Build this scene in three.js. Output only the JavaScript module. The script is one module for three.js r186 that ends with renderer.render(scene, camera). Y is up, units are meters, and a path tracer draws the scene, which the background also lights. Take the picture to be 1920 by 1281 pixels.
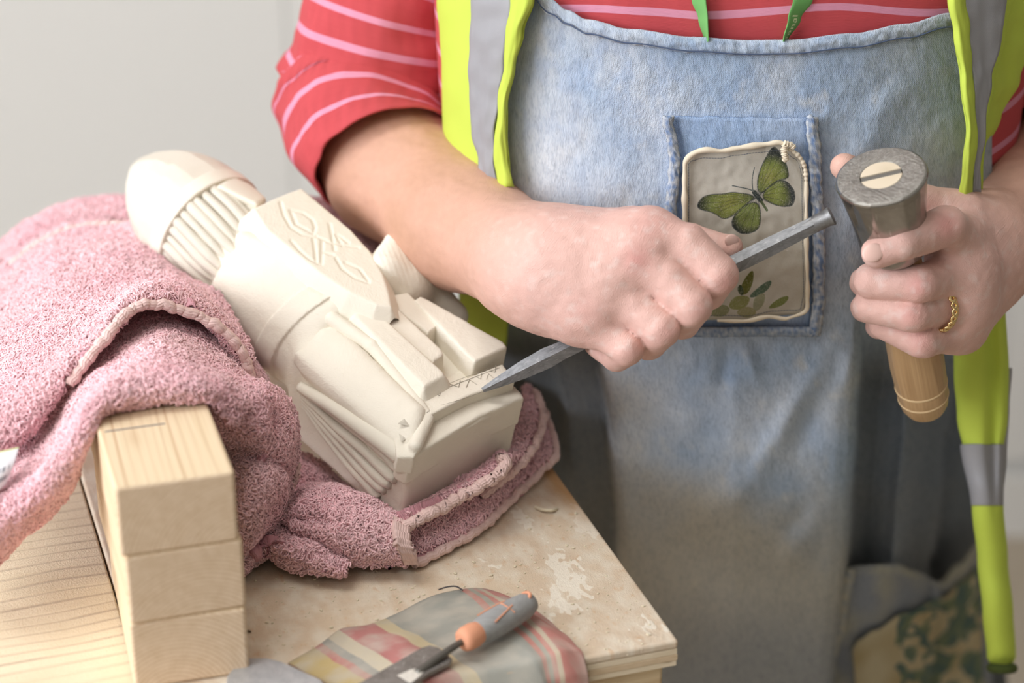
import * as THREE from 'three';
import { ImprovedNoise } from 'three/addons/math/ImprovedNoise.js';
import { RoundedBoxGeometry } from 'three/addons/geometries/RoundedBoxGeometry.js';
import { mergeGeometries, mergeVertices, toCreasedNormals } from 'three/addons/utils/BufferGeometryUtils.js';
import { RectAreaLightUniformsLib } from 'three/addons/lights/RectAreaLightUniformsLib.js';

// ---------------------------------------------------------------- camera, sky, light, exposure
const BENCH = 0.9, PITCH = THREE.MathUtils.degToRad(25), FPX = 4000, CX = 960, CY = 640.5;
const CAM = new THREE.Vector3(0, BENCH + 0.687, 0);
const scene = new THREE.Scene();
const camera = new THREE.PerspectiveCamera(2 * THREE.MathUtils.radToDeg(Math.atan(640.5 / FPX)), 1920 / 1281, 0.05, 30);
camera.position.copy(CAM);
camera.rotation.x = -PITCH;
camera.focus = 1.325;
camera.userData.fStop = 3.4;
scene.add(camera);
scene.background = new THREE.Color(0.85, 0.92, 1.0);      // overcast sky, seen only through the window
scene.backgroundIntensity = 1.0;
const renderer = new THREE.WebGLRenderer({ antialias: true });
renderer.toneMapping = THREE.LinearToneMapping;
renderer.toneMappingExposure = 0.54;
renderer.shadowMap.enabled = true;
RectAreaLightUniformsLib.init();
const ROOM = { x0: -2.3, x1: 2.6, z0: -2.75, z1: 2.4, h: 2.9 };
const WIN = { z0: -1.1, z1: 1.2, y0: 1.0, y1: 2.6 };     // the window in the left wall
{
  const day = new THREE.RectAreaLight(0xf6f8ff, 14.5, WIN.z1 - WIN.z0 - 0.1, WIN.y1 - WIN.y0 - 0.1);
  day.position.set(ROOM.x0 + 0.02, (WIN.y0 + WIN.y1) / 2, (WIN.z0 + WIN.z1) / 2);
  day.lookAt(3, 0.7, (WIN.z0 + WIN.z1) / 2 - 0.9);
  day.castShadow = true; scene.add(day); day.name = 'window daylight';
}
const FILL_PANELS = [[-0.7, -0.95], [-1.0, 0.75]];      // unseen ceiling panels, added as fill lights: [x, z], 1.2 x 0.6 m
const PANEL_POWER = 10.5;
// ---------------------------------------------------------------- helpers
const V = (x, y, z) => new THREE.Vector3(x, y, z);
const { clamp, lerp } = THREE.MathUtils;
const smoothstep = (x, a, b) => { const t = clamp((x - a) / (b - a), 0, 1); return t * t * (3 - 2 * t); };   // also for b < a
const SP = Math.sin(PITCH), CP = Math.cos(PITCH);
// a point at the distance d in front of the camera's place, on the line of sight through a pixel
const at = (px, py, d) => { const x = (px - CX) / FPX * d, y = -(py - CY) / FPX * d; return V(x, CAM.y + y * CP - d * SP, -y * SP - d * CP); };
const planeDepth = (py, h) => (0.687 - h) / (SP + (py - CY) / FPX * CP);
const onBench = (px, py, h = 0) => at(px, py, planeDepth(py, h));
let seedState = 7;
const rnd = () => { seedState = (seedState * 1664525 + 1013904223) >>> 0; return seedState / 4294967296; };
const IN = new ImprovedNoise();
const noise = (x, y, z = 0) => IN.noise(x + 31.7, y + 17.3, z + 5.1);
const fbm = (x, y, z = 0, o = 4) => { let s = 0, a = 0.5; for (let i = 0; i < o; i++) { s += a * noise(x, y, z); x *= 2.03; y *= 2.01; z *= 2.02; a *= 0.5; } return s; };
const lin = (c) => new THREE.Color(c);
const mixc = (a, b, t) => [lerp(a[0], b[0], t), lerp(a[1], b[1], t), lerp(a[2], b[2], t)];
const L = (hex) => { const c = new THREE.Color(hex); return [c.r, c.g, c.b]; };
const table = (t, x) => { if (x <= t[0][0]) return t[0][1]; for (let i = 1; i < t.length; i++) if (x <= t[i][0]) { const k = (x - t[i - 1][0]) / (t[i][0] - t[i - 1][0]); return lerp(t[i - 1][1], t[i][1], k * k * (3 - 2 * k)); } return t[t.length - 1][1]; };
const tableL = (t, x) => { if (x <= t[0][0]) return t[0][1]; for (let i = 1; i < t.length; i++) if (x <= t[i][0]) return lerp(t[i - 1][1], t[i][1], (x - t[i - 1][0]) / (t[i][0] - t[i - 1][0])); return t[t.length - 1][1]; };

const taken = {};
const numbered = (n) => { const k = taken[n] = (taken[n] ?? -1) + 1; return k ? n + '_' + String(k).padStart(3, '0') : n; };
function obj(name, g, m, parent = scene) {
  if (Array.isArray(g)) g = mergeGeometries(g);
  const o = new THREE.Mesh(g, m); o.name = numbered(name); o.castShadow = o.receiveShadow = true; parent.add(o); return o;
}
function tag(o, label, category, group) { o.userData = { label, category }; if (group) o.userData.group = group; return o; }
function struct(name, g, m, parent) { const o = obj(name, g, m, parent); if (!parent) o.userData.kind = 'structure'; return o; }
function thing(name, label, category, pos, group) { const o = new THREE.Group(); o.name = numbered(name); if (pos) o.position.copy(pos); scene.add(o); return tag(o, label, category, group); }

// textures: f(u, v, x, y) -> [r, g, b] linear 0..1 or a height 0..1
function colorTex(n, m, f, rep) {
  const d = new Uint8Array(n * m * 4), s = (c) => clamp(c <= 0.0031308 ? c * 12.92 : 1.055 * Math.pow(c, 1 / 2.4) - 0.055, 0, 1) * 255;
  for (let y = 0; y < m; y++) for (let x = 0; x < n; x++) { const c = f(x / n, y / m, x, y), i = (y * n + x) * 4; d[i] = s(c[0]); d[i + 1] = s(c[1]); d[i + 2] = s(c[2]); d[i + 3] = 255; }
  const t = new THREE.DataTexture(d, n, m); t.colorSpace = THREE.SRGBColorSpace; return finishTex(t, rep);
}
function heightTex(n, m, f, rep) {
  const d = new Uint8Array(n * m * 4);
  for (let y = 0; y < m; y++) for (let x = 0; x < n; x++) { const c = clamp(f(x / n, y / m, x, y), 0, 1) * 255, i = (y * n + x) * 4; d[i] = d[i + 1] = d[i + 2] = c; d[i + 3] = 255; }
  return finishTex(new THREE.DataTexture(d, n, m), rep);
}
function finishTex(t, rep) { t.magFilter = THREE.LinearFilter; t.minFilter = THREE.LinearFilter; t.wrapS = t.wrapT = THREE.RepeatWrapping; if (rep) t.repeat.set(rep[0], rep[1]); t.needsUpdate = true; return t; }
// noise that tiles over u, v in 0..1 with k cells a side
const wrapNoise = (u, v, k, seed = 0) => { const a = u * 2 * Math.PI, b = v * 2 * Math.PI, r = k / 6.2832; return noise(Math.cos(a) * r + seed, Math.sin(a) * r + Math.cos(b) * r * 1.0, Math.sin(b) * r + seed * 0.7); };
const tNoise = (u, v, kx, ky, s = 0) => { const x = u * kx, y = v * ky, i = Math.floor(x), j = Math.floor(y), a = x - i, b = y - j, p = a * a * (3 - 2 * a), q = b * b * (3 - 2 * b), h = (m, n) => hash2(((m % kx) + kx) % kx + s * 977, ((n % ky) + ky) % ky + s * 131); return 2 * lerp(lerp(h(i, j), h(i + 1, j), p), lerp(h(i, j + 1), h(i + 1, j + 1), p), q) - 1; };   // repeats over u, v in 0..1
const hash2 = (x, y) => { let h = (x * 374761393 + y * 668265263) | 0; h = Math.imul(h ^ (h >>> 13), 1274126177); return ((h ^ (h >>> 16)) >>> 0) / 4294967296; };

// ---- a sheet of cloth or a patch of surface: rows of control points, smoothly joined, with thickness
const cr = (p0, p1, p2, p3, t) => { const t2 = t * t, t3 = t2 * t; return 0.5 * (2 * p1 + (p2 - p0) * t + (2 * p0 - 5 * p1 + 4 * p2 - p3) * t2 + (3 * p1 - p0 - 3 * p2 + p3) * t3); };
function crPoint(pts, t) {
  const n = pts.length - 1, s = clamp(t, 0, 1) * n, i = Math.min(Math.floor(s), n - 1), k = s - i;
  const a = pts[Math.max(i - 1, 0)], b = pts[i], c = pts[i + 1], d = pts[Math.min(i + 2, n)];
  return V(cr(a.x, b.x, c.x, d.x, k), cr(a.y, b.y, c.y, d.y, k), cr(a.z, b.z, c.z, d.z, k));
}
const surf = (rows) => (u, v) => crPoint(rows.map((r) => crPoint(r, u)), v);
// f(u, v) -> Vector3; opt: thick, disp(u, v, p) -> metres outward, color(u, v, p), flip, uv scale
function sheet(f, nu, nv, opt = {}) {
  const thick = opt.thick ?? 0.002, W = nu + 1, H = nv + 1, P = new Array(W * H), Nn = new Array(W * H), UV = new Array(W * H);
  for (let j = 0; j < H; j++) for (let i = 0; i < W; i++) P[j * W + i] = f(i / nu, j / nv);
  const calcN = () => {
    for (let j = 0; j < H; j++) for (let i = 0; i < W; i++) {
      const a = P[j * W + Math.max(i - 1, 0)], b = P[j * W + Math.min(i + 1, nu)], c = P[Math.max(j - 1, 0) * W + i], d = P[Math.min(j + 1, nv) * W + i];
      const n = V().subVectors(b, a).cross(V().subVectors(d, c)); if (n.lengthSq() < 1e-20) n.set(0, 0, 1); Nn[j * W + i] = n.normalize();
    }
  };
  calcN();
  const mid = Math.floor(H / 2) * W + Math.floor(W / 2);
  const toCam = opt.face ? opt.face : V().subVectors(CAM, P[mid]);
  let sgn = Nn[mid].dot(toCam) < 0 ? -1 : 1; if (opt.flip) sgn = -sgn;
  if (opt.disp) { const Q = P.map((p, k) => p.clone().addScaledVector(Nn[k], sgn * opt.disp((k % W) / nu, Math.floor(k / W) / nv, p))); for (let k = 0; k < Q.length; k++) P[k] = Q[k]; calcN(); }
  // uv in metres along the middle lines
  let len = 0; const us = [0], vs = [0];
  for (let i = 1; i < W; i++) { const R = Math.floor(H * (opt.uvRow ?? 0.5)) * W + i; us.push(len += P[R].distanceTo(P[R - 1])); }
  len = 0; for (let j = 1; j < H; j++) vs.push(len += P[j * W + Math.floor(W / 2)].distanceTo(P[(j - 1) * W + Math.floor(W / 2)]));
  const pos = [], uv = [], col = [], idx = [];
  const push = (p, i, j) => { pos.push(p.x, p.y, p.z); if (opt.unit) uv.push(i / nu, 1 - j / nv); else uv.push(us[i], -vs[j]); if (opt.color) col.push(...opt.color(i / nu, j / nv, p)); };
  for (let j = 0; j < H; j++) for (let i = 0; i < W; i++) push(P[j * W + i], i, j);
  for (let j = 0; j < H; j++) for (let i = 0; i < W; i++) push(P[j * W + i].clone().addScaledVector(Nn[j * W + i], -sgn * thick), i, j);
  const q = (a, b, c, d, s) => s > 0 ? idx.push(a, b, c, a, c, d) : idx.push(a, c, b, a, d, c);
  const o = W * H;
  for (let j = 0; j < nv; j++) for (let i = 0; i < nu; i++) { const a = j * W + i; q(a, a + 1, a + W + 1, a + W, sgn); q(o + a, o + a + 1, o + a + W + 1, o + a + W, -sgn); }
  for (let i = 0; i < nu; i++) { q(i, o + i, o + i + 1, i + 1, sgn); const b = nv * W + i; q(b, b + 1, o + b + 1, o + b, sgn); }
  for (let j = 0; j < nv; j++) { const a = j * W; q(a, a + W, o + a + W, o + a, sgn); const b = j * W + nu; q(b, o + b, o + b + W, b + W, sgn); }
  const g = new THREE.BufferGeometry();
  g.setAttribute('position', new THREE.Float32BufferAttribute(pos, 3)); g.setAttribute('uv', new THREE.Float32BufferAttribute(uv, 2));
  if (opt.color) g.setAttribute('color', new THREE.Float32BufferAttribute(col, 3));
  g.setIndex(idx); g.computeVertexNormals();
  g.userData = { W, H, P, Nn, sgn };
  return g;
}
// rings of points joined into a tube, ends closed; ring(i) -> array of points; vOf(i), uvs
function loft(rings, opt = {}) {
  const n = rings[0].length, pos = [], uv = [], idx = [], W = n + 1;
  rings.forEach((r, j) => { let s = 0; for (let i = 0; i <= n; i++) { const p = r[i % n]; if (i) s += p.distanceTo(r[i - 1]); pos.push(p.x, p.y, p.z); uv.push(opt.u ? opt.u(i / n, s) : s, opt.v ? opt.v[j] : j / (rings.length - 1)); } });
  for (let j = 0; j < rings.length - 1; j++) for (let i = 0; i < n; i++) { const a = j * W + i; idx.push(a, a + W, a + 1, a + 1, a + W, a + W + 1); }
  if (opt.caps !== false) for (const j of [0, rings.length - 1]) {
    const c = pos.length / 3, m = V(); rings[j].forEach((p) => m.add(p)); m.divideScalar(n); pos.push(m.x, m.y, m.z); uv.push(0, opt.v ? opt.v[j] : 0);
    for (let i = 0; i < n; i++) j ? idx.push(j * W + i, c, j * W + i + 1) : idx.push(i + 1, c, i);
  }
  const g = new THREE.BufferGeometry();
  g.setAttribute('position', new THREE.Float32BufferAttribute(pos, 3)); g.setAttribute('uv', new THREE.Float32BufferAttribute(uv, 2)); g.setIndex(idx);
  // normals that run smoothly over the seam
  g.computeVertexNormals(); const N = g.attributes.normal;
  for (let j = 0; j < rings.length; j++) { const a = j * W, b = a + n, v = V(N.getX(a) + N.getX(b), N.getY(a) + N.getY(b), N.getZ(a) + N.getZ(b)).normalize(); N.setXYZ(a, v.x, v.y, v.z); N.setXYZ(b, v.x, v.y, v.z); }
  return g;
}
const tube = (pts, r, n = 40, k = 8, closed = false) => new THREE.TubeGeometry(new THREE.CatmullRomCurve3(pts, closed), n, r, k, closed);
// a tube whose radius changes along its points: pts Vector3, r(t), flat = [scale across, direction]
function taperTube(pts, r, n = 30, k = 10) {
  const c = new THREE.CatmullRomCurve3(pts), fr = c.computeFrenetFrames(n), rings = [];
  for (let j = 0; j <= n; j++) { const p = c.getPointAt(j / n), R = r(j / n), ring = []; for (let i = 0; i < k; i++) { const a = i / k * 2 * Math.PI; ring.push(p.clone().addScaledVector(fr.normals[j], Math.cos(a) * R).addScaledVector(fr.binormals[j], Math.sin(a) * R)); } rings.push(ring); }
  const g = loft(rings); const P = g.attributes.position; return g;
}

// ---- solids from distance fields, meshed on a grid where the surface runs
const smin = (a, b, k) => { const h = Math.max(k - Math.abs(a - b), 0) / k; return Math.min(a, b) - h * h * k * 0.25; };
const smax = (a, b, k) => -smin(-a, -b, k);
const cap = (x, y, z, A, B, ra, rb) => {
  const dx = B.x - A.x, dy = B.y - A.y, dz = B.z - A.z, px = x - A.x, py = y - A.y, pz = z - A.z, t = clamp((px * dx + py * dy + pz * dz) / (dx * dx + dy * dy + dz * dz + 1e-12), 0, 1);
  return Math.hypot(px - dx * t, py - dy * t, pz - dz * t) - (ra + (rb - ra) * t);
};
const ell = (x, y, z, c, r) => { const a = (x - c.x) / r.x, b = (y - c.y) / r.y, d = (z - c.z) / r.z, k0 = Math.hypot(a, b, d), k1 = Math.hypot(a / r.x, b / r.y, d / r.z); return k0 < 1e-6 ? -Math.min(r.x, r.y, r.z) : k0 * (k0 - 1) / k1; };
const poly2 = (pts) => (x, y) => {
  let d = 1e9, s = 1;
  for (let i = 0, n = pts.length, j = n - 1; i < n; j = i++) {
    const a = pts[i], b = pts[j], ex = b[0] - a[0], ey = b[1] - a[1], wx = x - a[0], wy = y - a[1], t = clamp((wx * ex + wy * ey) / (ex * ex + ey * ey), 0, 1), bx = wx - ex * t, by = wy - ey * t;
    d = Math.min(d, bx * bx + by * by);
    const c1 = y >= a[1], c2 = y < b[1], c3 = ex * wy > ey * wx; if ((c1 && c2 && c3) || (!c1 && !c2 && !c3)) s = -s;
  }
  return s * Math.sqrt(d);
};
const ext = (d, z, z0, z1, r) => { const w = Math.abs(z - (z0 + z1) / 2) - (z1 - z0) / 2, a = d + r, b = w + r; return Math.min(Math.max(a, b), 0) + Math.hypot(Math.max(a, 0), Math.max(b, 0)) - r; };
const box = (x, y, z, c, h, r) => { const a = Math.abs(x - c[0]) - h[0] + r, b = Math.abs(y - c[1]) - h[1] + r, d = Math.abs(z - c[2]) - h[2] + r; return Math.min(Math.max(a, b, d), 0) + Math.hypot(Math.max(a, 0), Math.max(b, 0), Math.max(d, 0)) - r; };
function solid(f, lo, hi, h, opt = {}) {
  const nx = Math.ceil((hi[0] - lo[0]) / h) + 1, ny = Math.ceil((hi[1] - lo[1]) / h) + 1, nz = Math.ceil((hi[2] - lo[2]) / h) + 1, val = new Float32Array(nx * ny * nz), B = 8;
  for (let bz = 0; bz < nz; bz += B) for (let by = 0; by < ny; by += B) for (let bx = 0; bx < nx; bx += B) {
    const c = f(lo[0] + (bx + B / 2 - 0.5) * h, lo[1] + (by + B / 2 - 0.5) * h, lo[2] + (bz + B / 2 - 0.5) * h), far = Math.abs(c) > B * h * 0.87 * (opt.safe ?? 1.35) + h;
    for (let z = bz; z < Math.min(bz + B, nz); z++) for (let y = by; y < Math.min(by + B, ny); y++) for (let x = bx; x < Math.min(bx + B, nx); x++) val[(z * ny + y) * nx + x] = far ? c : f(lo[0] + x * h, lo[1] + y * h, lo[2] + z * h);
  }
  const id = new Int32Array(nx * ny * nz).fill(-1), pos = [], idx = [], sx = 1, sy = nx, sz = nx * ny, off = [0, sx, sy, sx + sy, sz, sx + sz, sy + sz, sx + sy + sz];
  const edges = [[0, 1], [2, 3], [4, 5], [6, 7], [0, 2], [1, 3], [4, 6], [5, 7], [0, 4], [1, 5], [2, 6], [3, 7]];
  for (let z = 0; z < nz - 1; z++) for (let y = 0; y < ny - 1; y++) for (let x = 0; x < nx - 1; x++) {
    const o = (z * ny + y) * nx + x; let m = 0; for (let k = 0; k < 8; k++) if (val[o + off[k]] < 0) m |= 1 << k;
    if (m === 0 || m === 255) continue;
    let n = 0, ax = 0, ay = 0, az = 0;
    for (const [a, b] of edges) { const va = val[o + off[a]], vb = val[o + off[b]]; if ((va < 0) === (vb < 0)) continue; const t = va / (va - vb); ax += (a & 1) + ((b & 1) - (a & 1)) * t; ay += ((a >> 1) & 1) + (((b >> 1) & 1) - ((a >> 1) & 1)) * t; az += (a >> 2) + ((b >> 2) - (a >> 2)) * t; n++; }
    id[o] = pos.length / 3; pos.push(lo[0] + (x + ax / n) * h, lo[1] + (y + ay / n) * h, lo[2] + (z + az / n) * h);
  }
  const quad = (a, b, c, d, s) => { if (a < 0 || b < 0 || c < 0 || d < 0) return; s ? idx.push(a, b, c, a, c, d) : idx.push(a, c, b, a, d, c); };
  for (let z = 1; z < nz - 1; z++) for (let y = 1; y < ny - 1; y++) for (let x = 1; x < nx - 1; x++) {
    const o = (z * ny + y) * nx + x, v = val[o] < 0;
    if (v !== (val[o + sx] < 0)) quad(id[o - sy - sz], id[o - sz], id[o], id[o - sy], v);
    if (v !== (val[o + sy] < 0)) quad(id[o - sx - sz], id[o - sx], id[o], id[o - sz], v);
    if (v !== (val[o + sz] < 0)) quad(id[o - sx - sy], id[o - sy], id[o], id[o - sx], v);
  }
  const g = new THREE.BufferGeometry();
  const sc = opt.scale ?? 1; g.setAttribute('position', new THREE.Float32BufferAttribute(sc === 1 ? pos : pos.map((p) => p * sc), 3));
  g.setIndex(idx); g.computeVertexNormals();
  const uv = new Float32Array(pos.length / 3 * 2), N = g.attributes.normal;
  for (let i = 0; i < pos.length / 3; i++) { // each vertex takes the plane its normal faces most
    const x = pos[i * 3] * sc, y = pos[i * 3 + 1] * sc, z = pos[i * 3 + 2] * sc, a = Math.abs(N.getX(i)), b = Math.abs(N.getY(i)), c = Math.abs(N.getZ(i));
    uv[i * 2] = opt.uv ? opt.uv(x, y, z)[0] : x + z * 0.73; uv[i * 2 + 1] = opt.uv ? opt.uv(x, y, z)[1] : y + z * 0.51;
  }
  g.setAttribute('uv', new THREE.BufferAttribute(uv, 2));
  if (opt.color) { const col = new Float32Array(pos.length); for (let i = 0; i < pos.length / 3; i++) { const c = opt.color(pos[i * 3], pos[i * 3 + 1], pos[i * 3 + 2], N.getX(i), N.getY(i), N.getZ(i)); col.set(c, i * 3); } g.setAttribute('color', new THREE.BufferAttribute(col, 3)); }
  return g;
}
function boundsOf(caps, pad) { const lo = [9, 9, 9], hi = [-9, -9, -9]; for (const [A, B, ra, rb] of caps) for (const [p, r] of [[A, ra], [B, rb]]) ['x', 'y', 'z'].forEach((k, i) => { lo[i] = Math.min(lo[i], p[k] - r - pad); hi[i] = Math.max(hi[i], p[k] + r + pad); }); return [lo, hi]; }
// ---------------------------------------------------------------- materials
const std = (o) => new THREE.MeshPhysicalMaterial({ roughness: 0.8, ...o });
const streak = (u, v, k) => noise(u * 6 * k, v * 140 * k, 3) * 0.5 + noise(u * 3 * k, v * 46 * k, 9) * 0.5;
// softwood: long faces (grain along v) and end grain
function pineSide(seed) {
  return colorTex(512, 1024, (u, v) => {
    const bend = 0.06 * noise(u * 2 + seed, v * 1.3, seed) + 0.03 * noise(u * 5, v * 3, seed);
    const w = (u + bend) * 13 + seed * 3, line = Math.pow(0.5 + 0.5 * Math.sin(w * 6.283 + 2 * noise(v * 2, w * 0.3, seed)), 5) * (0.35 + 0.65 * smoothstep(noise(w * 0.6, seed, 2), -0.3, 0.4));
    const fine = noise(u * 220, v * 9, seed) * 0.05 + noise(u * 60, v * 4, seed) * 0.05;
    const kn = Math.exp(-(((u - 0.3) / 0.05) ** 2 + ((v - 0.32) / 0.03) ** 2));
    return mixc([0.80 + fine, 0.64 + fine, 0.43 + fine], [0.50, 0.29, 0.14], clamp(line * (0.3 + 0.45 * smoothstep(noise(u * 5, seed, 4), -0.1, 0.4)) + kn * 0.3, 0, 1));
  });
}
function pineEnd(seed, cu, cv) {
  return colorTex(512, 384, (u, v) => {
    const dx = (u - cu) * 1.5, dy = v - cv, r = Math.hypot(dx, dy) + 0.01 * noise(u * 5, v * 5, seed), ring = Math.pow(0.5 + 0.5 * Math.sin(r * 105 + noise(r * 6, seed, 1) * 2), 2.5);
    const f = noise(u * 90, v * 70, seed) * 0.05 + noise(u * 14, v * 10, seed) * 0.05 + noise(u * 240, v * 20, seed) * 0.02;
    return mixc([0.78 + f, 0.61 + f, 0.435 + f], [0.62 + f, 0.42 + f, 0.25 + f], ring * 0.6);
  });
}
const stoneBump = heightTex(512, 512, (u, v, x, y) => 0.5 + 0.28 * wrapNoise(u, v, 60) + 0.2 * wrapNoise(u, v, 150, 4) + 0.18 * (hash2(x, y) - 0.5), [12, 12]);
const M = {
  wall: std({ color: new THREE.Color(0.82, 0.815, 0.785), roughness: 0.9 }),
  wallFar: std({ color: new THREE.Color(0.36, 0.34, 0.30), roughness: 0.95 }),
  ceiling: std({ color: new THREE.Color(0.8, 0.8, 0.78), roughness: 0.95 }),
  floor: std({ map: colorTex(512, 512, (u, v) => { const f = wrapNoise(u, v, 8) * 0.05 + wrapNoise(u, v, 50, 2) * 0.03; return [0.47 + f, 0.40 + f, 0.31 + f]; }, [1, 1]), roughness: 0.85 }),
  white: std({ color: 0xe8e8e4, roughness: 0.5 }),
  addedPanelGlow: std({ color: 0xffffff, emissive: 0xfcfbf8, emissiveIntensity: 2.5 }),
  glass: new THREE.MeshPhysicalMaterial({ transmission: 1, roughness: 0, thickness: 0, color: 0xffffff }),
};
// ---------------------------------------------------------------- the room
const slab = (x0, x1, y0, y1, z0, z1) => { const g = new THREE.BoxGeometry(x1 - x0, y1 - y0, z1 - z0); g.translate((x0 + x1) / 2, (y0 + y1) / 2, (z0 + z1) / 2); return g; };
{
  const R = ROOM, t = 0.2;
  const bw = struct('wall_back', slab(R.x0 - t, R.x1 + t, 0, R.h, R.z0 - t, R.z0), M.wall);
  // the wall is lined with painted boards whose joints show faintly
  for (let i = 0; i < 5; i++) { const w = 1.0, x = R.x0 + i * w; if (x < R.x1) obj('wall_board', slab(x + 0.0008, Math.min(x + w - 0.0008, R.x1), 0.12, R.h, R.z0 - 0.002, R.z0 + 0.012), M.wall, bw); }
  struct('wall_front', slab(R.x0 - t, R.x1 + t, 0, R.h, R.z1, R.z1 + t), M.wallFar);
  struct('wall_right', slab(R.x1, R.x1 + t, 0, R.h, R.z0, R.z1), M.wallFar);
  struct('wall_left', [slab(R.x0 - t, R.x0, 0, WIN.y0, R.z0, R.z1), slab(R.x0 - t, R.x0, WIN.y1, R.h, R.z0, R.z1), slab(R.x0 - t, R.x0, WIN.y0, WIN.y1, R.z0, WIN.z0), slab(R.x0 - t, R.x0, WIN.y0, WIN.y1, WIN.z1, R.z1)], M.wall);
  struct('floor', slab(R.x0 - t, R.x1 + t, -0.15, 0, R.z0 - t, R.z1 + t), M.floor);
  struct('ceiling', slab(R.x0 - t, R.x1 + t, R.h, R.h + 0.15, R.z0 - t, R.z1 + t), M.ceiling);
  struct('baseboard_back', slab(R.x0, R.x1, 0, 0.1, R.z0 + 0.012, R.z0 + 0.027), M.wall);
  const win = new THREE.Group(); win.name = 'window_1'; win.userData.kind = 'structure'; scene.add(win);
  const xf = R.x0 - 0.12, f = 0.05;
  const zm = (WIN.z0 + WIN.z1) / 2;
  obj('window_frame', [slab(xf, xf + 0.05, WIN.y0, WIN.y0 + f, WIN.z0, WIN.z1), slab(xf, xf + 0.05, WIN.y1 - f, WIN.y1, WIN.z0, WIN.z1), slab(xf, xf + 0.05, WIN.y0, WIN.y1, WIN.z0, WIN.z0 + f), slab(xf, xf + 0.05, WIN.y0, WIN.y1, WIN.z1 - f, WIN.z1), slab(xf, xf + 0.05, WIN.y0, WIN.y1, zm - 0.03, zm + 0.03)], M.white, win);
  obj('pane', slab(xf + 0.022, xf + 0.026, WIN.y0 + f, WIN.y1 - f, WIN.z0 + f, zm - 0.03), M.glass, win);
  obj('pane', slab(xf + 0.022, xf + 0.026, WIN.y0 + f, WIN.y1 - f, zm + 0.03, WIN.z1 - f), M.glass, win);
  FILL_PANELS.forEach(([x, z], i) => {
    const p = thing('added_ceiling_light', ['added unseen white flat ceiling panel light above the workbench', 'added unseen white flat ceiling panel fill light towards the front wall, by the window'][i], 'light', V(x, R.h, z));
    obj('frame', [slab(-0.62, 0.62, -0.04, 0, -0.32, -0.3), slab(-0.62, 0.62, -0.04, 0, 0.3, 0.32), slab(-0.62, -0.6, -0.04, 0, -0.3, 0.3), slab(0.6, 0.62, -0.04, 0, -0.3, 0.3)], M.white, p);
    obj('diffuser', slab(-0.6, 0.6, -0.03, -0.02, -0.3, 0.3), M.addedPanelGlow, p);
    const l = new THREE.RectAreaLight(0xfcfbf8, PANEL_POWER, 1.2, 0.6); l.name = 'panel'; l.position.set(x, R.h - 0.045, z); l.rotation.x = -Math.PI / 2; scene.add(l);  // fill light of an added panel, out of view
  });
}
// ---------------------------------------------------------------- workbench; its own axes: +x along the front edge to the left end, +z away from the camera
const AZ = THREE.MathUtils.degToRad(18.2);
const C0 = onBench(1273, 1201);
const benchE1 = V(-Math.sin(AZ), 0, -Math.cos(AZ)), benchE2 = V(-Math.cos(AZ), 0, Math.sin(AZ));
const benchPoint = (left, away, h = 0) => C0.clone().addScaledVector(benchE2, left).addScaledVector(benchE1, away).setY(BENCH + h);
const benchMatrix = new THREE.Matrix4().makeBasis(benchE2.clone().negate(), V(0, 1, 0), benchE1.clone().negate()).setPosition(C0.x, BENCH, C0.z); // x right, y up, z to the camera
const BW = 0.64, BD = 0.53;
const plyTop = colorTex(1024, 1024, (u, v, x, y) => {
  const f = fbm(u * 7, v * 7, 1, 5), g = fbm(u * 26, v * 26, 4, 4), h = hash2(x, y) - 0.5, gr = noise(u * 30, v * 320, 2);
  let c = mixc([0.72, 0.585, 0.43], [0.62, 0.475, 0.345], clamp(0.5 + f * 0.9, 0, 1));
  c = mixc(c, [0.76, 0.67, 0.54], clamp(0.4 + g * 1.8, 0, 0.9));                                     // stone dust
  c = mixc(c, [0.62, 0.36, 0.17], clamp(fbm(u * 60, v * 60, 8, 3) * 2.2 - 0.5, 0, 0.4));             // bare wood flecks
  const spl = fbm(u * 10 + 3, v * 10, 12, 5) + 0.16 * noise(u * 90, v * 90, 2);
  const away = smoothstep(Math.hypot((u - 0.915) * 0.7, (v - 0.17)), 0.2, 0.05);
  c = mixc(c, [0.86, 0.79, 0.67], smoothstep(spl + away * 0.3, 0.34, 0.37) * 0.8);                         // dried plaster
  c = mixc(c, [0.52, 0.27, 0.09], clamp(smoothstep(u, 0.93, 0.99) * smoothstep(v, 0.2, 0.32) * (0.6 + f * 1.4), 0, 0.8)); // varnish left along the edge
  return c.map((k) => k * (1 + h * 0.07 + gr * 0.035));
});
const plyBump = heightTex(1024, 1024, (u, v, x, y) => 0.4 + 0.25 * fbm(u * 40, v * 40, 2, 4) + 0.2 * smoothstep(fbm(u * 10 + 3, v * 10, 12, 5) + 0.16 * noise(u * 90, v * 90, 2), 0.2, 0.28) + 0.25 * hash2(x, y));
const rawBoard = colorTex(1024, 1024, (u, v, x, y) => {
  const w = v * 46 + 0.8 * noise(u * 1.6, v * 5, 3) + 0.3 * noise(u * 8, v * 9, 1), line = Math.pow(0.5 + 0.5 * Math.sin(w * 6.283), 9) * smoothstep(noise(u * 5, v * 60, 7), -0.45, 0.25);
  const f = fbm(u * 9, v * 14, 2, 4) * 0.09 + (hash2(x, y) - 0.5) * 0.05;
  return mixc([0.80 + f, 0.67 + f, 0.48 + f], [0.44, 0.33, 0.24], line * (0.25 + 0.6 * smoothstep(f, -0.03, 0.04)));
});
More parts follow.
